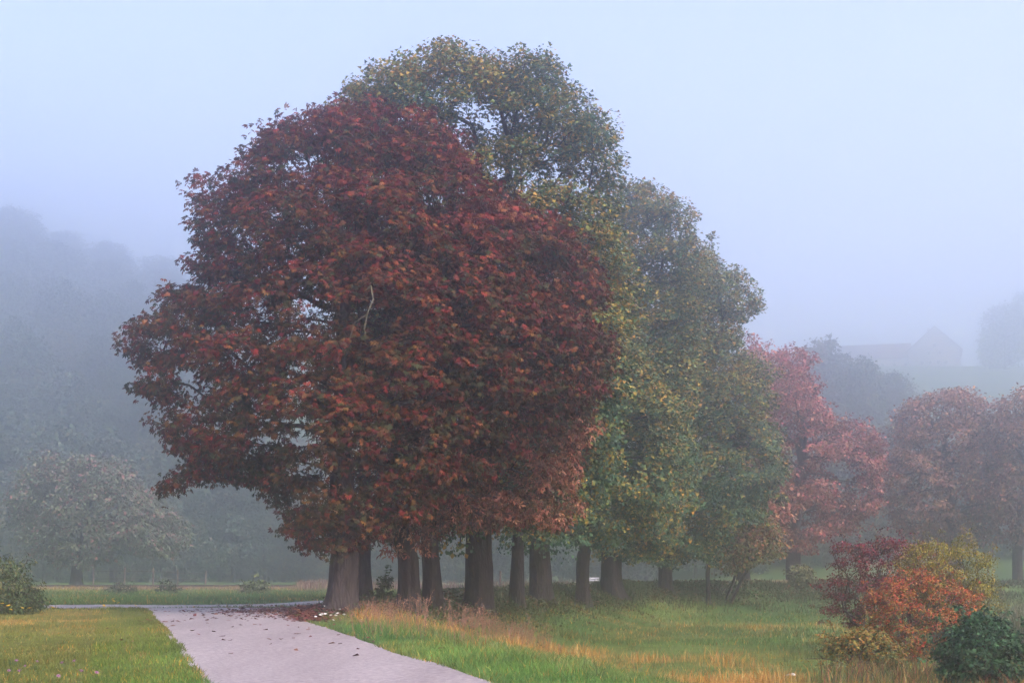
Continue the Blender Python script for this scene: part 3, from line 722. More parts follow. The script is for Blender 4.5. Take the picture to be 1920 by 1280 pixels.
def build_woods():
    protos = []
    for k in range(5):
        po = [WOODS, WOODS, [(0.11, 0.12, 0.05), (0.13, 0.12, 0.05)], WOODS, [(0.14, 0.13, 0.06), (0.09, 0.11, 0.05)]][k]
        protos.append(proto_tree("woodland_tree", "broadleaf tree in the fog-veiled wood beyond the meadow", [20, 23, 18, 25, 16][k], [12, 12, 13, 13, 11][k], [2, 3, 0.5, 3, 0.5][k], 150, 46, 1.6, 0.62,
                                 po, WOODS_IN, "trees of the wood beyond the meadow"))
    used = set()
    def place(x, y, k, s, label=None, group=None):
        z = float(H(x, y)[0]) - 0.1
        if y > 430 and x < 0: sc = (s * rng.uniform(1.3, 1.7), s * rng.uniform(1.3, 1.7), s * rng.uniform(0.6, 0.9)); rz = rng.uniform(0, 6.28)
        else: sc = (s * rng.uniform(0.9, 1.12), s * rng.uniform(0.9, 1.12), s * rng.uniform(0.85, 1.15)); rz = rng.uniform(0, 6.28)
        if k not in used and label is None:
            used.add(k); r = protos[k]; r.location = (x, y, z); r.rotation_euler = (0, 0, rz); r.scale = sc
        else: copy_tree(protos[k], (x, y, z), rz, sc, label, group)
    # belt at the foot, across the valley floor
    for row, (y0, n) in enumerate(((216, 36), (230, 30))):
        for x in np.linspace(-100, 100, n):
            place(x + rng.normal(0, 1.4), y0 + rng.normal(0, 3) + 0.02 * x, int(rng.integers(5)), 0.74 + 0.26 * row + rng.uniform(-.1, .12))
    # the wooded hillside
    hill = "trees climbing the foggy hillside"; hl = "broadleaf tree climbing the foggy wooded hillside behind the railway meadow"
    y0 = 247.0
    while y0 < 800:
        for x in np.arange(-0.42 * y0, -0.06 * y0, 0.035 * y0):
            if y0 > 290 and x > -0.19 * y0 + rng.normal(0, 8): continue
            place(x + rng.normal(0, 2), y0 + rng.normal(0, 2.5), int(rng.integers(5)), rng.uniform(0.8, 1.15) * (1 + (y0 - 247) / 2500), hl, hill)
        y0 *= 1.055
    for y0 in (700, 735, 770, 812):                       # close-set along the brow
        for x in np.arange(-0.41 * y0, -0.2 * y0, 0.019 * y0):
            place(x + rng.normal(0, 4), y0 + rng.normal(0, 6), int(rng.integers(5)), rng.uniform(0.6, 0.95), hl, hill)
    # clump below the farmhouse
    for px, d, s in ((1440, 330, 1.45), (1490, 338, 1.6), (1540, 334, 1.5), (1590, 326, 1.15), (1640, 322, 1.2), (1672, 318, 1.0), (1400, 340, 1.5), (1560, 305, 1.0), (1615, 302, 0.95), (1480, 305, 1.1), (1520, 312, 1.2)):
        place((px - HX) / F * d, d, int(rng.integers(5)), s, "tree of the grey clump on the slope below the farmhouse", "clump below the farmhouse")
    for px, d, s in ((1885, 600, 1.7), (1925, 616, 1.5), (1860, 640, 1.1)):
        place((px - HX) / F * d, d, int(rng.integers(5)), s, "faint tree beside the farmhouse gable on the hilltop", "trees beside the farmhouse")

def build_house():
    d = 625; x0 = (1752 - HX) / F * d; z0 = float(H(x0, d)[0])
    m_wall = noise_mat("render_wall", (0.4, 0.36, 0.34), (0.52, 0.48, 0.45), 0.6, bump=0.1)
    m_roof = noise_mat("roof_tile", (0.13, 0.07, 0.06), (0.22, 0.12, 0.1), 1.2, bump=0.4)
    m_dark = noise_mat("window_glass", (0.03, 0.035, 0.04), (0.06, 0.065, 0.07), 1, rough=0.2, bump=0)
    r = empty("farmhouse", (x0, d, z0 - 0.6), R(-16)); tag(r, "gabled farmhouse with a long lower wing, pale in the fog on the hilltop", "house")
    w, L, e, a = 22.0, 23.0, 8.6, 18.6
    def gable_block(w, L, e, a, ox, oy):
        return (np.array([(-w/2,0,0),(w/2,0,0),(w/2,0,e),(0,0,a),(-w/2,0,e),(-w/2,L,0),(w/2,L,0),(w/2,L,e),(0,L,a),(-w/2,L,e)]) + (ox, oy, 0),
                [[0,1,2,4],[1,6,7,2],[6,5,9,7],[5,0,4,9]], [[4,2,3],[7,9,8]])
    m = MB(); m.add(*gable_block(w, L, e, a, 0, 0)); m.build("wall", m_wall, r)
    def roof(w, L, e, a, ox, oy, over=0.9, th=0.35):
        m = MB(); sl = (a - e) / (w / 2)
        for s in (-1, 1):
            xo, zo = s * (w / 2 + over), e - sl * over
            V = np.array([(0, -over, a), (xo, -over, zo), (xo, L + over, zo), (0, L + over, a)]) + (ox, oy, 0.05)
            m.add(np.concatenate([V, V + (0, 0, th)]), [[0,3,2,1],[4,5,6,7],[0,1,5,4],[1,2,6,5],[2,3,7,6]])
        return m
    rf = roof(w, L, e, a, 0, 0).build("roof", m_roof, r)
    MB().box((-2.5, 9, a - 0.2), (1.1, 1.1, 2.2)).build("chimney", m_wall, rf)
    # wing to the left, ridge across
    wv, wq, wt = gable_block(13, 30, 6.4, 12.8, 0, 0)
    rot = np.array([[0, -1, 0], [1, 0, 0], [0, 0, 1]])
    m = MB(); m.add(wv @ rot.T + (-w/2 + 0.2, 9, 0), wq, wt); m.build("wing", m_wall, r)
    m = roof(13, 30, 6.4, 12.8, 0, 0); m.V = [v @ rot.T + (-w/2 + 0.2, 9, 0) for v in m.V]; m.build("wing_roof", m_roof, r)
    for (wx, wz) in ((-5, 3), (-1.7, 3), (1.7, 3), (5, 3), (-2.4, 7.2), (2.4, 7.2), (0, 10.6)):
        f = MB().box((wx, -0.04, wz), (1.5, 0.14, 1.8)).build("window", M_WHITE, r)
        MB().box((wx, -0.13, wz), (1.2, 0.05, 1.5)).build("pane", m_dark, f)
    for wx in (-12, -17, -22, -27):
        f = MB().box((wx, 3.88 - 1.5, 2.9), (1.4, 0.14, 1.6)).build("window", M_WHITE, r)
        MB().box((wx, 3.78 - 1.5, 2.9), (1.1, 0.05, 1.3)).build("pane", m_dark, f)

# ------------------------------------------------------------------ shrubs
def shrub(name, label, px, py, poly, n, per, cr, size, po, pi, tpl=TPL1, d=None, stems=7, group=None, holes=0.2, w=26, red=0.0, depth=0.9, rb=0.5, reach=0.4):
    q = np.array(poly, float); c = q.mean(0); out = []
    for a, b in zip(q, np.roll(q, -1, 0)):
        for f in (0, 0.33, 0.66):
            p = a + (b - a) * f; k = 1 + rng.normal(0, 0.03) + (rng.random() < 0.4) * rng.uniform(0.05, 0.3)
            if p[1] > c[1] + 0.6 * (q[:, 1].max() - c[1]): k = min(k, 1.0)
            out.append(c + (p - c) * k)
    poly = out
    return tree(name, label, px, py, poly, w, n, per, cr, size, po, pi, tpl, d=d, stems=stems, bark=M_TWIG, holes=holes, group=group, cat="shrub", fork=0.9, minr=0.006, red_bias=red, depth=depth, spacing=cr * 0.75, inset=cr * 0.15, rb=rb, spur=0.26, core=0.3, shoot=int(n * 0.16), reach=reach)

def build_shrubs():
    shrub("spindle_shrub", "purplish red spindle shrub with leaning grey stems at the meadow edge", 1640, 1226,
          [(1552,1112),(1562,1060),(1590,1024),(1640,1004),(1690,1010),(1750,1030),(1790,1080),(1770,1160),(1700,1205),(1640,1200),(1590,1170)],
          420, 44, 0.24, 0.075, [(0.2, 0.025, 0.045), (0.16, 0.03, 0.04), (0.24, 0.05, 0.05), (0.12, 0.03, 0.03)], [(0.1, 0.06, 0.035), (0.06, 0.07, 0.03), (0.12, 0.05, 0.035), (0.16, 0.1, 0.03)], holes=0.24, red=0.0)
    shrub("berry_shrub", "flaming orange-red shrub in front of the spindle shrub", 1722, 1240,
          [(1632,1160),(1650,1112),(1690,1086),(1730,1078),(1790,1086),(1828,1112),(1836,1170),(1810,1220),(1740,1248),(1680,1240),(1640,1210)],
          440, 44, 0.21, 0.068, [(0.38, 0.075, 0.03), (0.34, 0.05, 0.03), (0.4, 0.14, 0.03), (0.28, 0.16, 0.03)], [(0.2, 0.13, 0.03), (0.09, 0.1, 0.025), (0.2, 0.09, 0.03), (0.12, 0.13, 0.03)], holes=0.24)
    shrub("willow_shrub", "yellow-green sallow shrub rising behind the orange shrub", 1790, 1236,
          [(1686,1050),(1720,1020),(1770,1022),(1820,1020),(1848,1052),(1862,1092),(1866,1150),(1826,1190),(1760,1170),(1706,1110)],
          330, 44, 0.25, 0.085, [(0.3, 0.26, 0.02), (0.24, 0.23, 0.02), (0.33, 0.24, 0.03)], [(0.14, 0.15, 0.025), (0.1, 0.12, 0.03)], TPLN, holes=0.15)
    shrub("laurel_shrub", "compact dark green glossy-leaved shrub low beside the orange one", 1842, 1305,
          [(1770,1290),(1768,1220),(1790,1180),(1830,1152),(1880,1160),(1905,1190),(1912,1250),(1905,1300)],
          210, 52, 0.22, 0.09, [(0.03, 0.085, 0.03), (0.04, 0.1, 0.04), (0.025, 0.065, 0.03)], [(0.02, 0.05, 0.02), (0.03, 0.06, 0.025)], holes=0.1)
    shrub("bramble_shrub", "low yellow and green bramble at the foot of the spindle shrub", 1610, 1262,
          [(1540,1250),(1545,1215),(1580,1180),(1630,1178),(1680,1205),(1700,1240),(1690,1275),(1600,1280)],
          150, 48, 0.24, 0.085, [(0.26, 0.2, 0.04), (0.16, 0.16, 0.035), (0.3, 0.15, 0.03)], [(0.05, 0.09, 0.03), (0.07, 0.11, 0.035)], holes=0.2)
    shrub("willow_shrub", "dark green willow bush with feathery tips beside the lawn", 12, 1150,
          [(-60,1140),(-60,1060),(-10,1042),(28,1050),(50,1085),(78,1120),(75,1148),(0,1152)],
          200, 48, 0.34, 0.13, [(0.07, 0.11, 0.045), (0.09, 0.13, 0.05), (0.14, 0.14, 0.05)], [(0.035, 0.06, 0.025), (0.05, 0.075, 0.03)], TPLN, holes=0.15)
    for px, l in ((231, "round clipped dark bush on the railway verge, the wider of two"), (315, "round clipped dark bush on the railway verge, the smaller of two")):
        k = 1.0 if px < 300 else 0.62
        shrub("round_bush", l, px, 1110, [(px-20*k,1110),(px-18*k,1099),(px-6*k,1096),(px+8*k,1096),(px+18*k,1099),(px+20*k,1110)], 60, 46, 0.36, 0.14,
              [(0.06, 0.09, 0.045), (0.08, 0.1, 0.05)], [(0.04, 0.06, 0.03)], d=88, holes=0.0, w=10)
    shrub("round_bush", "pale leafy bush alone on the green strip by the lane bend", 478, 1111, [(460,1110),(458,1098),(470,1088),(484,1087),(496,1097),(497,1110)], 60, 50, 0.36, 0.16,
          [(0.13, 0.17, 0.07), (0.16, 0.19, 0.07)], [(0.08, 0.11, 0.04)], d=86, holes=0.05, w=10)
    shrub("small_bush", "small upright leafy bush alone on top of the bank", 1503, 1097, [(1488,1092),(1486,1075),(1500,1058),(1512,1060),(1522,1078),(1518,1094),(1504,1097)], 70, 50, 0.4, 0.18,
          [(0.12, 0.15, 0.05), (0.17, 0.15, 0.05)], [(0.06, 0.09, 0.03)], d=106, w=10)
    shrub("sucker_shoot", "upright leafy shoot between the grey trunk and the brown chestnut", 720, 1120, [(710,1118),(712,1085),(722,1074),(732,1084),(728,1118)], 26, 30, 0.22, 0.12,
          [(0.06, 0.08, 0.03)], [(0.03, 0.05, 0.02)], d=57, w=6, stems=3, holes=0)

# ------------------------------------------------------------------ small built things
def build_things():
    # railway
    y0 = 121.0; z0 = -0.52
    r = empty("railway_track", (-30, y0, z0)); tag(r, "single railway track on pale ballast running behind the lane", "railway")
    n = 60; xs = np.linspace(-70, 36.5, n); prof = [(-2.6, -0.25), (-1.5, 0.28), (1.5, 0.28), (2.6, -0.25)]
    V = np.array([(x, a, b + 0.0) for x in xs for a, b in prof]); i = (np.arange(n - 1)[:, None] * 4 + np.arange(3)[None]).ravel()
    mobj("ballast", mesh_np("ballast", V, [np.stack([i, i + 4, i + 5, i + 1], 1)]), M_BALLAST, r)
    for s in (-0.72, 0.72):
        MB().box((-16.75, s, 0.47), (106.5, 0.07, 0.03)).box((-16.75, s, 0.42), (106.5, 0.025, 0.1)).box((-16.75, s, 0.365), (106.5, 0.14, 0.025)).build("rail", M_STEEL, r)
    sl = MB().box((0, 0, 0), (0.24, 2.5, 0.12)).mesh("sleeper")
    for k in range(166):
        o = mobj("sleeper", sl, M_WOOD, r); o.location = (-69 + k * 0.63, 0, 0.29)
    # paddock fence beyond the railway
    d = 139; ps = [(175, 1063), (233, 1062), (287, 1063), (333, 1067), (385, 1069)]
    x0 = (175 - HX) / F * d
    r = empty("paddock_fence", (x0, d, float(H(x0, d)[0]))); tag(r, "weathered post and rail fence under the spreading tree beyond the railway", "fence")
    prev = None
    for px, py in ps:
        x = (px - HX) / F * d - x0; zt = EYE + (HY - py) / F * d - r.location.z
        zb = float(H(x + x0, d)[0]) - r.location.z
        MB().bar((x, 0, zb - 0.3), (x + rng.normal(0, .04), 0, zt), 0.085, 0.07, 7).build("post", M_WOOD, r)
        if prev:
            for f in (0.42, 0.8): MB().bar((prev[0], -0.1, prev[1] * f + prev[2] * (1 - f)), (x, -0.1, zt * f + zb * (1 - f)), 0.022, 0.02, 5).build("rail", M_WOOD, r)
        prev = (x, zt, zb)
    # lone post behind the avenue
    X, dd, Z = (937 - HX) / F * 88, 88, 0
    Z = float(H(X, dd)[0])
    r = empty("marker_post", (X, dd, Z)); tag(r, "short brown wooden post standing alone behind the avenue trunks", "post")
    MB().bar((0, 0, -0.3), (0.03, 0, 1.22), 0.075, 0.07, 8).build("shaft", M_WOOD, r); MB().bar((0.03, 0, 1.22), (0.03, 0, 1.29), 0.085, 0.03, 8).build("cap", M_WOOD, r)
    # bench
    X, dd = (1104 - HX) / F * 119, 119; Z = float(H(X, dd)[0])
    r = empty("roadside_bench", (X, dd, Z)); tag(r, "pale bench by the far side of the lane, glimpsed between two trunks", "bench")
    for k in range(3): MB().box((0, -0.16 + 0.16 * k, 0.5), (1.7, 0.14, 0.06)).build("slat", M_WHITE, r)
    for s in (-0.65, 0.65): MB().box((s, 0, 0.22), (0.12, 0.42, 0.5)).build("leg", M_WHITE, r)
    for k in range(2): MB().box((0, 0.26, 0.72 + 0.17 * k), (1.7, 0.05, 0.12)).build("backrest_slat", M_WHITE, r)
    for s in (-0.65, 0.65): MB().box((s, 0.3, 0.66), (0.08, 0.05, 0.5)).build("backrest_post", M_WHITE, r)

# ------------------------------------------------------------------ grass and herbs
def blades(name, x, y, h, w, C, label, bend=0.8, mat=None):
    n = len(x); z = H(x, y)
    B = np.stack([x, y, z - 0.02], 1)
    a = rng.random(n) * 6.283; side = np.stack([np.cos(a), np.sin(a), np.zeros(n)], 1)
    b = rng.random(n) * 6.283; lean = np.stack([np.cos(b), np.sin(b), np.zeros(n)], 1) * (bend * rng.random(n) ** 0.7 * h)[:, None]
    up = np.array([0, 0, 1.0])
    mid = B + lean * 0.3 + up * (h * 0.55)[:, None]; tip = B + lean + up * (h * (0.85 + 0.15 * rng.random(n)))[:, None]
    V = np.stack([B - side * (w / 2)[:, None], B + side * (w / 2)[:, None], mid + side * (w * 0.42)[:, None], mid - side * (w * 0.42)[:, None], tip], 1)
    i = np.arange(n)[:, None] * 5
    me = mesh_np(name, V.reshape(-1, 3), [i + np.array([[0, 1, 2, 3]]), i + np.array([[3, 2, 4]])], col=np.repeat(C, 5, 0))
    o = mobj(name, me, mat or M_GRASS)
    return tag(o, label, kind="stuff")

def blades_tri(name, x, y, h, w, C, label, bend=0.9):
    n = len(x); z = H(x, y); B = np.stack([x, y, z - 0.02], 1)
    a = rng.random(n) * 6.283; side = np.stack([np.cos(a), np.sin(a), np.zeros(n)], 1) * (w / 2)[:, None]
    b = rng.random(n) * 6.283; lean = np.stack([np.cos(b), np.sin(b), np.zeros(n)], 1) * (bend * rng.random(n) * h)[:, None]
    V = np.stack([B - side, B + side, B + lean + np.array([0, 0, 1.0]) * h[:, None]], 1)
    i = np.arange(n)[:, None] * 3
    me = mesh_np(name, V.reshape(-1, 3), [i + np.array([[0, 1, 2]])], col=np.repeat(C, 3, 0))
    return tag(mobj(name, me, M_GRASS), label, kind="stuff")

def grass_colour(x, y, jitter=0.35):
    n = len(x); C = grass_tint(x, y); dr = dryness(x, y)
    straw = rng.random(n) < dr * 0.55 + 0.05
    C = np.where(straw[:, None], pick([(0.5, 0.28, 0.06), (0.44, 0.23, 0.035), (0.5, 0.32, 0.1), (0.36, 0.17, 0.03)], n), C)
    P = np.stack([x, y * 0.8], 1); C = C * (0.62 + 0.75 * fbm(P, 0.9, 57, 3))[:, None]
    return np.clip(C * (1 - jitter + 2 * jitter * rng.random((n, 1))), 0, 1)

def build_grass():
    # screen-even spread: more blades per square metre close by
    def spread(n, d0, d1, m0, m1, power=1.0):
        u = rng.random(n); d = 1 / (1 / d0 + u * (1 / d1 - 1 / d0))
        m = m0 + rng.random(n) * (m1 - m0); return m * d, d
    # all near grass
    x, y = spread(240000, 17, 62, -0.43, 0.43)
    gap = road_gap(x, y); P = np.stack([x, y], 1); ins = in_poly(P, MEADOW)
    keep = (gap > 0.04) & (rng.random(len(x)) < 0.5 + 0.7 * vnoise(P, 1.3, 5)); keep &= (y < 54) | ins | (gap < 3)
    x, y, gap, ins = x[keep], y[keep], gap[keep], ins[keep]; P = np.stack([x, y], 1)
    lawn = ~ins & (x < -4)
    dr = dryness(x, y)
    h = np.where(lawn, 0.075, 0.13) * (0.6 + 0.8 * rng.random(len(x))) * (0.45 + 1.1 * vnoise(P, 0.8, 15) ** 1.3 + 0.5 * vnoise(P, 2.7, 16)) + dr * 0.22 * rng.random(len(x)) * ~lawn
    h = np.where((gap < 0.8) & ~lawn, h * 0.8 + 0.03, h)
    C = grass_colour(x, y)
    C = np.where(((gap < 1.6))[:, None], C * np.array([0.85, 1.05, 0.8]), C)
    w = 0.00033 * y * (0.6 + 0.8 * rng.random(len(x))) + 0.003; f = y < 33; b = ~f
    blades("grass", x[f], y[f], h[f], w[f], C[f], "short green and straw-coloured grass along the lane")
    blades_tri("grass", x[b], y[b], h[b], w[b] * 1.15, C[b], "meadow and lawn grass reaching up to the avenue")
    # coarse tufts
    cx, cyy = spread(700, 18, 60, -0.42, 0.42); k = road_gap(cx, cyy) > 0.6; cx, cyy = cx[k], cyy[k]; tone = pick([(0.06, 0.12, 0.03), (0.1, 0.15, 0.04), (0.3, 0.2, 0.07), (0.05, 0.09, 0.03)], len(cx))
    sz = 0.6 + 0.8 * rng.random(len(cx)); cx, cyy, tone, sz = (np.repeat(v, 16, 0) for v in (cx, cyy, tone, sz)); m = len(cx)
    x, y = cx + rng.normal(0, 0.07, m) * sz, cyy + rng.normal(0, 0.07, m) * sz
    blades_tri("grass", x, y, sz * np.where(x < -4, 0.13, 0.24) * (0.5 + 0.6 * rng.random(m)), 0.00036 * y + 0.004, tone * (0.7 + 0.6 * rng.random((m, 1))), "coarse grass tufts dotted over lawn and meadow", 1.2)
    # ragged tufts along the tarmac edges
    ex, ey = [], []
    for E, sg in ((ROAD_L, -1), (ROAD_R, 1), (offset(CROSS, -2.05), 1), (offset(CROSS, 2.05), -1)):
        sgm = np.concatenate([[0], np.cumsum(np.linalg.norm(np.diff(E, axis=0), axis=1))])
        t = rng.random(9000) * sgm[-1]; px_, py_ = np.interp(t, sgm, E[:, 0]), np.interp(t, sgm, E[:, 1])
        ok = (py_ > 16) & (py_ < 62) & (vnoise(np.stack([t, t * 0], 1), 1.7, 3) > 0.3); ex.append(px_[ok] + sg * (rng.exponential(0.1, ok.sum()) - 0.05)); ey.append(py_[ok])
    x, y = np.concatenate(ex), np.concatenate(ey)
    k = ~(in_poly(np.stack([x, y], 1), np.concatenate([ROAD_L, ROAD_R[::-1]])) & (road_gap(x + 0.15, y) + road_gap(x - 0.15, y) == 0)) & ((poly_dist(np.stack([x, y], 1), CROSS) > 1.95)); x, y = x[k], y[k]
    blades("grass", x, y, 0.05 + 0.1 * rng.random(len(x)), 0.0004 * y + 0.004, grass_colour(x, y) * np.array([0.95, 0.95, 0.8]), "grass tufts lapping over the tarmac edges")
    # far meadows
    x, y = spread(110000, 56, 128, -0.43, 0.43)
    P = np.stack([x, y], 1); gap = road_gap(x, y)
    k = (gap > 0.1) & ((np.abs(y - 121) > 2.4)) ; x, y = x[k], y[k]; P = P[k]
    C = grass_colour(x, y)
    h = 0.15 * (0.5 + rng.random(len(x))) * (0.6 + 0.9 * vnoise(P, 0.5, 25)) + 0.2 * dryness(x, y) * rng.random(len(x))
    blades_tri("grass", x, y, h, 0.0007 * y * (0.7 + 0.6 * rng.random(len(x))), C, "rough meadow grass around the avenue and the railway")
    # tall straw stalks in the dry patches
    x, y = spread(60000, 24, 58, -0.2, 0.43)
    P = np.stack([x, y], 1); k = (dryness(x, y) > 0.3 + 0.5 * rng.random(len(x))) & in_poly(P, MEADOW) & (vnoise(P, 0.7, 77) > 0.46)
    x, y = x[k], y[k]
    C = pick([(0.52, 0.31, 0.08), (0.46, 0.24, 0.04), (0.4, 0.18, 0.035), (0.52, 0.36, 0.14), (0.34, 0.14, 0.04)], len(x)) * (0.7 + 0.6 * rng.random((len(x), 1)))
    blades("dry_grass", x, y, 0.25 + 0.35 * rng.random(len(x)), 0.00032 * y + 0.003 + 0 * x, C, "tall golden dry grass beyond the lane verge", 0.7)
    # seed heads: fine branching brown stalks
    pts = []
    for (px, py, n, rx) in ((735, 1166, 26, .5), (760, 1172, 22, .5), (900, 1188, 26, .6), (930, 1180, 40, .6), (950, 1192, 34, .6), (985, 1196, 22, .5), (1010, 1200, 16, .6)):
        X, d, Z = ground_at(px, py + 22)
        pts += [(X + rng.normal(0, rx), d + rng.normal(0, rx)) for _ in range(n)]
    V, Q, nn = [], [], 0; A, B, r0, r1 = [], [], [], []; HP = []
    for (X, Y) in pts:
        z = float(H(X, Y)[0]); h = rng.uniform(0.45, 0.95); ln = rng.normal(0, 0.13, 2)
        b = np.array([X, Y, z]); t = b + np.array([ln[0], ln[1], h]); A.append(b); B.append(t); r0.append(.006); r1.append(.004)
        for j in range(5):
            f = rng.uniform(0.6, 1); s = b + (t - b) * f; e = s + np.array([rng.normal(0, .07), rng.normal(0, .07), rng.uniform(.03, .12)])
            A.append(s); B.append(e); r0.append(.004); r1.append(.003); HP.append(e)
    V, Q = frusta(np.array(A), np.array(B), np.array(r0), np.array(r1), 3)
    HP = np.array(HP); HP = np.concatenate([HP + rng.normal(0, .02, HP.shape) for _ in range(4)]); n = len(HP)
    lm = leaves_mesh("t", HP, unit(rng.normal(size=(n, 3))), unit(rng.normal(size=(n, 3))), np.full(n, 0.03), np.ones((n, 3)), TPL1)
    v2 = np.zeros(len(lm.vertices) * 3); lm.vertices.foreach_get("co", v2); v2 = v2.reshape(-1, 3); q2 = np.arange(len(v2)).reshape(-1, 4)
    bpy.data.meshes.remove(lm)
    VV = np.concatenate([V, v2]); C = np.tile([[0.3, 0.17, 0.11]], (len(VV), 1)) * (0.8 + 0.4 * rng.random((len(VV), 1)))
    tag(mobj("dry_weeds", mesh_np("dry_weeds", VV, [np.concatenate([Q, q2 + len(V)])], col=C), M_GRASS), "brown seed-headed dead weeds on the verge below the trunks", kind="stuff")
    # undergrowth under the avenue and on the bank
    n = 6800
    t = rng.random(n) ** 0.75 * 14; seg = np.concatenate([[0], np.cumsum(np.linalg.norm(np.diff(CREST, axis=0), axis=1))])
    s = rng.random(n) * 92
    cx, cyy = np.interp(s, seg, CREST[:, 0]), np.interp(s, seg, CREST[:, 1])
    x = cx + rng.normal(0.8, 1.5, n); y = cyy - np.abs(rng.normal(0.5, 3.0, n)) + 1.2
    k = (road_gap(x, y) > 0.5) & (vnoise(np.stack([x, y], 1), 0.6, 31) > 0.3); x, y = x[k], y[k]
    per = 7; cx = np.repeat(x, per); cyy = np.repeat(y, per); m = len(cx)
    x = cx + rng.normal(0, 0.16, m); y = cyy + rng.normal(0, 0.16, m)
    hh = np.repeat(0.1 + 0.4 * vnoise(np.stack([x[::per], y[::per]], 1), 0.5, 33), per)
    P = np.stack([x, y, H(x, y) + hh * rng.random(m) ** 0.6], 1)
    C = pick([(0.04, 0.075, 0.022), (0.055, 0.095, 0.03), (0.035, 0.06, 0.02), (0.09, 0.1, 0.03), (0.12, 0.06, 0.025)], m) * (0.7 + 0.6 * rng.random((m, 1)))
    T = unit(rng.normal(size=(m, 3)) + np.array([0, -0.2, 0.1])); N = unit(rng.normal(0, 0.5, (m, 3)) + np.array([0, -0.2, 1]))
    S = (0.04 + 0.0012 * y) * (0.7 + 0.6 * rng.random(m))
    tag(mobj("undergrowth", leaves_mesh("undergrowth", P, T, N, S, C, TPL1), M_LEAF), "dark leafy undergrowth around the avenue trunks and over the bank", kind="stuff")
    # coarse herbs added on the bank; dark colour stands in for the trees' shadow
    n = 26000; s = 6 + rng.random(n) * 88
    x = np.interp(s, seg, CREST[:, 0]) + rng.normal(0.4, 0.9, n); y = np.interp(s, seg, CREST[:, 1]) - rng.gamma(2.0, 1.5, n) + 0.8
    k = (road_gap(x, y) > 0.6) & (vnoise(np.stack([x, y], 1), 0.45, 61) > 0.28); x, y = x[k], y[k]; n = len(x)
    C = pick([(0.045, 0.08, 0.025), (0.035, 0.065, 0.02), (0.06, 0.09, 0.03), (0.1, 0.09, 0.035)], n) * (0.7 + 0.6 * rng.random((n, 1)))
    blades_tri("shade_herbs", x, y, (0.18 + 0.4 * rng.random(n)) * (0.5 + 0.8 * vnoise(np.stack([x, y], 1), 0.5, 62)), 0.0011 * y, C, "coarse green herbs on the bank, coloured dark for the shade below the avenue", 0.5)
    # dry weeds by the railway
    n = 7000; x = rng.uniform(-33, 8, n); y = rng.uniform(106, 117, n)
    k = (vnoise(np.stack([x, y], 1), 0.35, 51) > 0.42) & (road_gap(x, y) > 0.5); x, y = x[k], y[k]
    tall = np.where((x > -17) & (x < -11), 1.0, np.where(x > -11, 0.85, 0.4))
    C = pick([(0.3, 0.19, 0.14), (0.24, 0.14, 0.11), (0.36, 0.26, 0.18), (0.2, 0.17, 0.08)], len(x)) * (0.7 + 0.6 * rng.random((len(x), 1)))
    blades("dry_weeds", x, y, tall * (0.4 + 0.7 * rng.random(len(x))), 0.07 + 0 * x, C, "pinkish brown withered weeds along the railway", 0.35)
    # pale grass on the bank crest
    n = 5000; x = rng.uniform(16, 30, n); y = np.interp(x, CREST[:, 0], CREST[:, 1]) + rng.uniform(0.5, 3, n)
    C = pick([(0.5, 0.36, 0.24), (0.42, 0.32, 0.18)], n) * (0.7 + 0.6 * rng.random((n, 1)))
    blades("dry_grass", x, y, 0.25 + 0.3 * rng.random(n), 0.04 + 0 * x, C, "pale straw grass along the top of the bank", 0.5)
    # reeds behind the shrubs
    n = 9000; x = rng.uniform(16.3, 24.5, n); y = rng.uniform(47, 56, n)
    C = pick([(0.14, 0.16, 0.09), (0.1, 0.13, 0.07), (0.2, 0.19, 0.12), (0.09, 0.11, 0.06)], n) * (0.7 + 0.6 * rng.random((n, 1)))
    blades("reeds", x, y, 1.2 + 1.1 * rng.random(n) * (0.6 + 0.6 * vnoise(np.stack([x, y], 1), 0.7, 3)), 0.035 + 0 * x, C, "grey-green reed bed behind the orange and dark green shrubs", 0.35)
    # reddish tall grass in front of the shrubs
    n = 5200; x = rng.uniform(6, 15, n); y = 26 + rng.random(n) * 9
    k = vnoise(np.stack([x, y], 1), 0.6, 91) > 0.5; x, y = x[k], y[k]
    red = sstep(10.2, 11.5, x)[:, None]
    C = pick([(0.4, 0.25, 0.08), (0.33, 0.22, 0.07), (0.14, 0.16, 0.04)], len(x)) * (1 - red) + pick([(0.36, 0.13, 0.05), (0.3, 0.08, 0.04), (0.4, 0.2, 0.06)], len(x)) * red
    blades("dry_grass", x, y, 0.3 + 0.45 * rng.random(len(x)), 0.013 + 0 * x, C * (0.7 + 0.6 * rng.random((len(x), 1))), "orange and rusty tall grass in front of the shrubs", 0.6)
    # rank herbs round the shrub feet
    n = 9000; x = rng.uniform(7.6, 14.5, n); y = rng.uniform(33, 46, n)
    c = np.min([np.hypot(x - a, (y - b) * 0.8) / r for a, b, r in ((10.2, 37.5, 1.9), (11.4, 37, 2.2), (12.6, 38.5, 2.2), (9.4, 35, 1.6), (12.4, 34.5, 1.4))], 0)
    k = (c < 0.75 + 0.5 * rng.random(n)) & (vnoise(np.stack([x, y], 1), 0.9, 71) > 0.25); x, y = x[k], y[k]
    C = pick([(0.07, 0.11, 0.035), (0.1, 0.13, 0.04), (0.24, 0.19, 0.05), (0.3, 0.16, 0.05), (0.05, 0.08, 0.03), (0.2, 0.07, 0.05)], len(x)) * (0.6 + 0.8 * rng.random((len(x), 1)))
    blades("rank_herbs", x, y, 0.25 + 0.75 * rng.random(len(x)) ** 1.6, 0.022 + 0 * x, C, "rank mixed herbs and stalks around the feet of the autumn shrubs", 0.7)
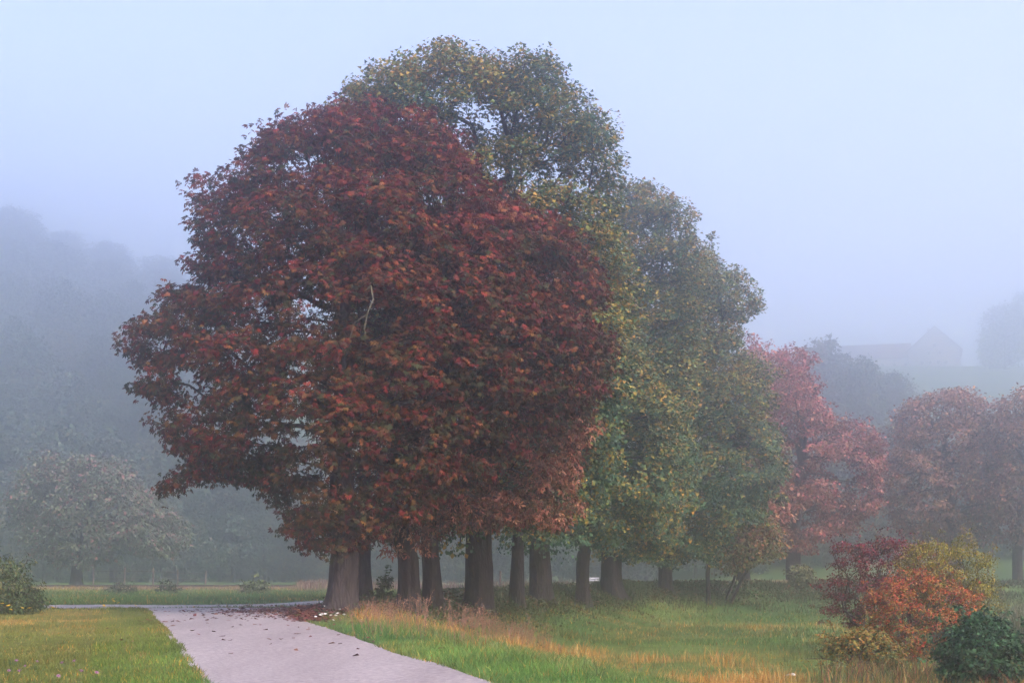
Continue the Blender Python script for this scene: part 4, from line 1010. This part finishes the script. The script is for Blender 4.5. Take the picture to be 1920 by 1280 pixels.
    # fallen leaves on the tarmac and under the chestnut
    n = 3400; x = -7.0 + rng.normal(0, 1.4, n); y = 50.5 + rng.normal(0, 2.6, n)
    k = rng.random(n) < 0.75; x = np.where(k, x + 0.6, x - rng.exponential(1.0, n)); 
    xs = rng.uniform(-11, 1, 420); ys = 24 + 26 * rng.random(420) ** 0.6; g = road_gap(xs, ys); kk = (g < 1.5) & (rng.random(420) < 0.5)
    x, y = np.concatenate([x, xs[kk]]), np.concatenate([y, ys[kk]]); n = len(x)
    t = rng.random(1500); ex = np.interp(41 + 11 * t, ROAD_R[:, 1], ROAD_R[:, 0]) + rng.normal(0.15, 0.28, 1500)        # drift along the verge
    sx = rng.uniform(0, 60, 2600); segc = np.concatenate([[0], np.cumsum(np.linalg.norm(np.diff(CREST, axis=0), axis=1))])  # under the avenue
    x = np.concatenate([x, ex, np.interp(sx, segc, CREST[:, 0]) + rng.normal(0.5, 1.6, 2600)]); y = np.concatenate([y, 41 + 11 * t, np.interp(sx, segc, CREST[:, 1]) - 1.5 + rng.normal(0, 2.4, 2600)]); n = len(x)
    P = np.stack([x, y, H(x, y) + 0.03 + 0.02 * rng.random(n) + 0.09 * rng.random(n) * (road_gap(x, y) > 0)], 1)
    a = rng.random(n) * 6.28; T = np.stack([np.cos(a), np.sin(a), rng.normal(0, .2, n)], 1); N = unit(np.array([0, 0, 1.]) + rng.normal(0, .25, (n, 3)))
    C = pick([(0.16, 0.04, 0.03), (0.11, 0.035, 0.025), (0.2, 0.085, 0.04), (0.08, 0.03, 0.02)], n)
    tag(mobj("fallen_leaves", leaves_mesh("fallen_leaves", P, unit(T), N, 0.13 * (0.6 + 0.8 * rng.random(n)), C, TPL1), M_LEAF), "russet fallen leaves on the lane corner under the chestnut", kind="stuff")

# ------------------------------------------------------------------ wildflowers
def build_flowers():
    m_stem = noise_mat("flower_stem", (0.06, 0.1, 0.03), (0.09, 0.14, 0.04), 8, bump=0)
    def mat(n, c): return noise_mat(n, tuple(0.85 * v for v in c), c, 12, rough=0.7, bump=0)
    kinds = {
        "white": (mat("white_petal", (0.75, 0.75, 0.7)), "white daisy on a thin stem in the verge below the crimson chestnut", "daisies below the crimson chestnut", 0.05, 0.28),
        "yellow": (mat("yellow_petal", (0.65, 0.42, 0.03)), "small yellow hawkweed flower in the lawn grass near the willow bush", "yellow flowers near the willow bush", 0.07, 0.4),
        "purple": (mat("clover_petal", (0.3, 0.14, 0.26)), "mauve clover head in the short lawn grass across the lane", "clover heads in the lawn", 0.035, 0.13),
        "umbel": (mat("umbel_petal", (0.7, 0.7, 0.68)), "flat white umbel flower low in the meadow grass", "white umbels in the meadow", 0.09, 0.16),
    }
    src = {}
    def flower(kind, X, Y):
        m, label, group, r, h = kinds[kind]
        Z = float(H(X, Y)[0])
        if kind not in src:
            f = empty(kind + "_flower", (X, Y, Z)); tag(f, label, "flower", group)
            MB().bar((0, 0, -0.05), (0.01, 0.01, h), 0.006, 0.004, 4).build("stem", m_stem, f)
            hd = MB()
            for a in np.arange(9) * 0.698:
                p = np.array([math.cos(a), math.sin(a), 0]); q = np.array([-p[1], p[0], 0])
                hd.add(np.array([(0.01, 0.01, h)]) + np.array([p * r * .2, p * r * .7 + q * r * .22 + (0, 0, .012), p * r + (0, 0, -.004), p * r * .7 - q * r * .22 + (0, 0, .012)]), [[0, 1, 2, 3]])
            hd.bar((0.01, 0.01, h - 0.012), (0.01, 0.01, h + 0.02), r * .3, r * .22, 6)
            hd.build("flower_head", m, f); src[kind] = f
        else:
            f = copy_tree(src[kind], (X, Y, Z), rng.uniform(0, 6.28), (rng.uniform(.8, 1.2),) * 3)
        f.rotation_euler.x = R(rng.uniform(8, 35))
    for px, py in ((592, 1160), (598, 1152), (604, 1158), (600, 1150), (608, 1156), (622, 1160), (630, 1162), (636, 1156), (618, 1164), (646, 1160), (638, 1142), (607, 1134)):
        X, d, Z = ground_at(px, py + 14); flower("white", X, d)
    for px, py in ((5, 1135), (20, 1140), (34, 1142), (60, 1148), (90, 1150), (185, 1132), (205, 1126), (215, 1120), (245, 1132), (190, 1138), (230, 1128), (12, 1150)):
        X, d, Z = ground_at(px, py + 18); flower("yellow", X, d)
    for px, py in ((30, 1248), (68, 1249), (122, 1252), (145, 1248), (40, 1270), (104, 1275), (175, 1270), (15, 1263), (150, 1272), (54, 1254)):
        X, d, Z = ground_at(px, py + 6); flower("purple", X, d)
    for px, py in ((1485, 1270), (1490, 1271), (1481, 1272)):
        X, d, Z = ground_at(px, py + 4); flower("umbel", X, d)

def build_haze():
    m = bpy.data.materials.new("morning_fog"); m.use_nodes = True; t = m.node_tree
    t.nodes.remove(t.nodes["Principled BSDF"])
    v = t.nodes.new("ShaderNodeVolumePrincipled"); v.inputs["Density"].default_value = HAZE_DENSITY
    v.inputs["Color"].default_value = (0.945, 0.965, 1.0, 1); v.inputs["Anisotropy"].default_value = 0.88
    t.links.new(v.outputs[0], t.nodes["Material Output"].inputs["Volume"])
    o = MB().box((0, 399, 106), (1200, 918, 224)).build("haze", m)
    tag(o, "pale morning fog filling the valley", kind="stuff")
    m.cycles.homogeneous_volume = True

build_ground()
strip("lane", ROAD_L, ROAD_R, 0.022, "pale pinkish tarmac lane curving towards the avenue")
cd = CROSS
strip("farther_lane", offset(cd, 2.05), offset(cd, -2.05), 0.014, "pale tarmac lane passing behind the avenue")
build_woods()
build_house()
build_avenue()
build_shrubs()
build_things()
build_grass()
build_flowers()
build_haze()
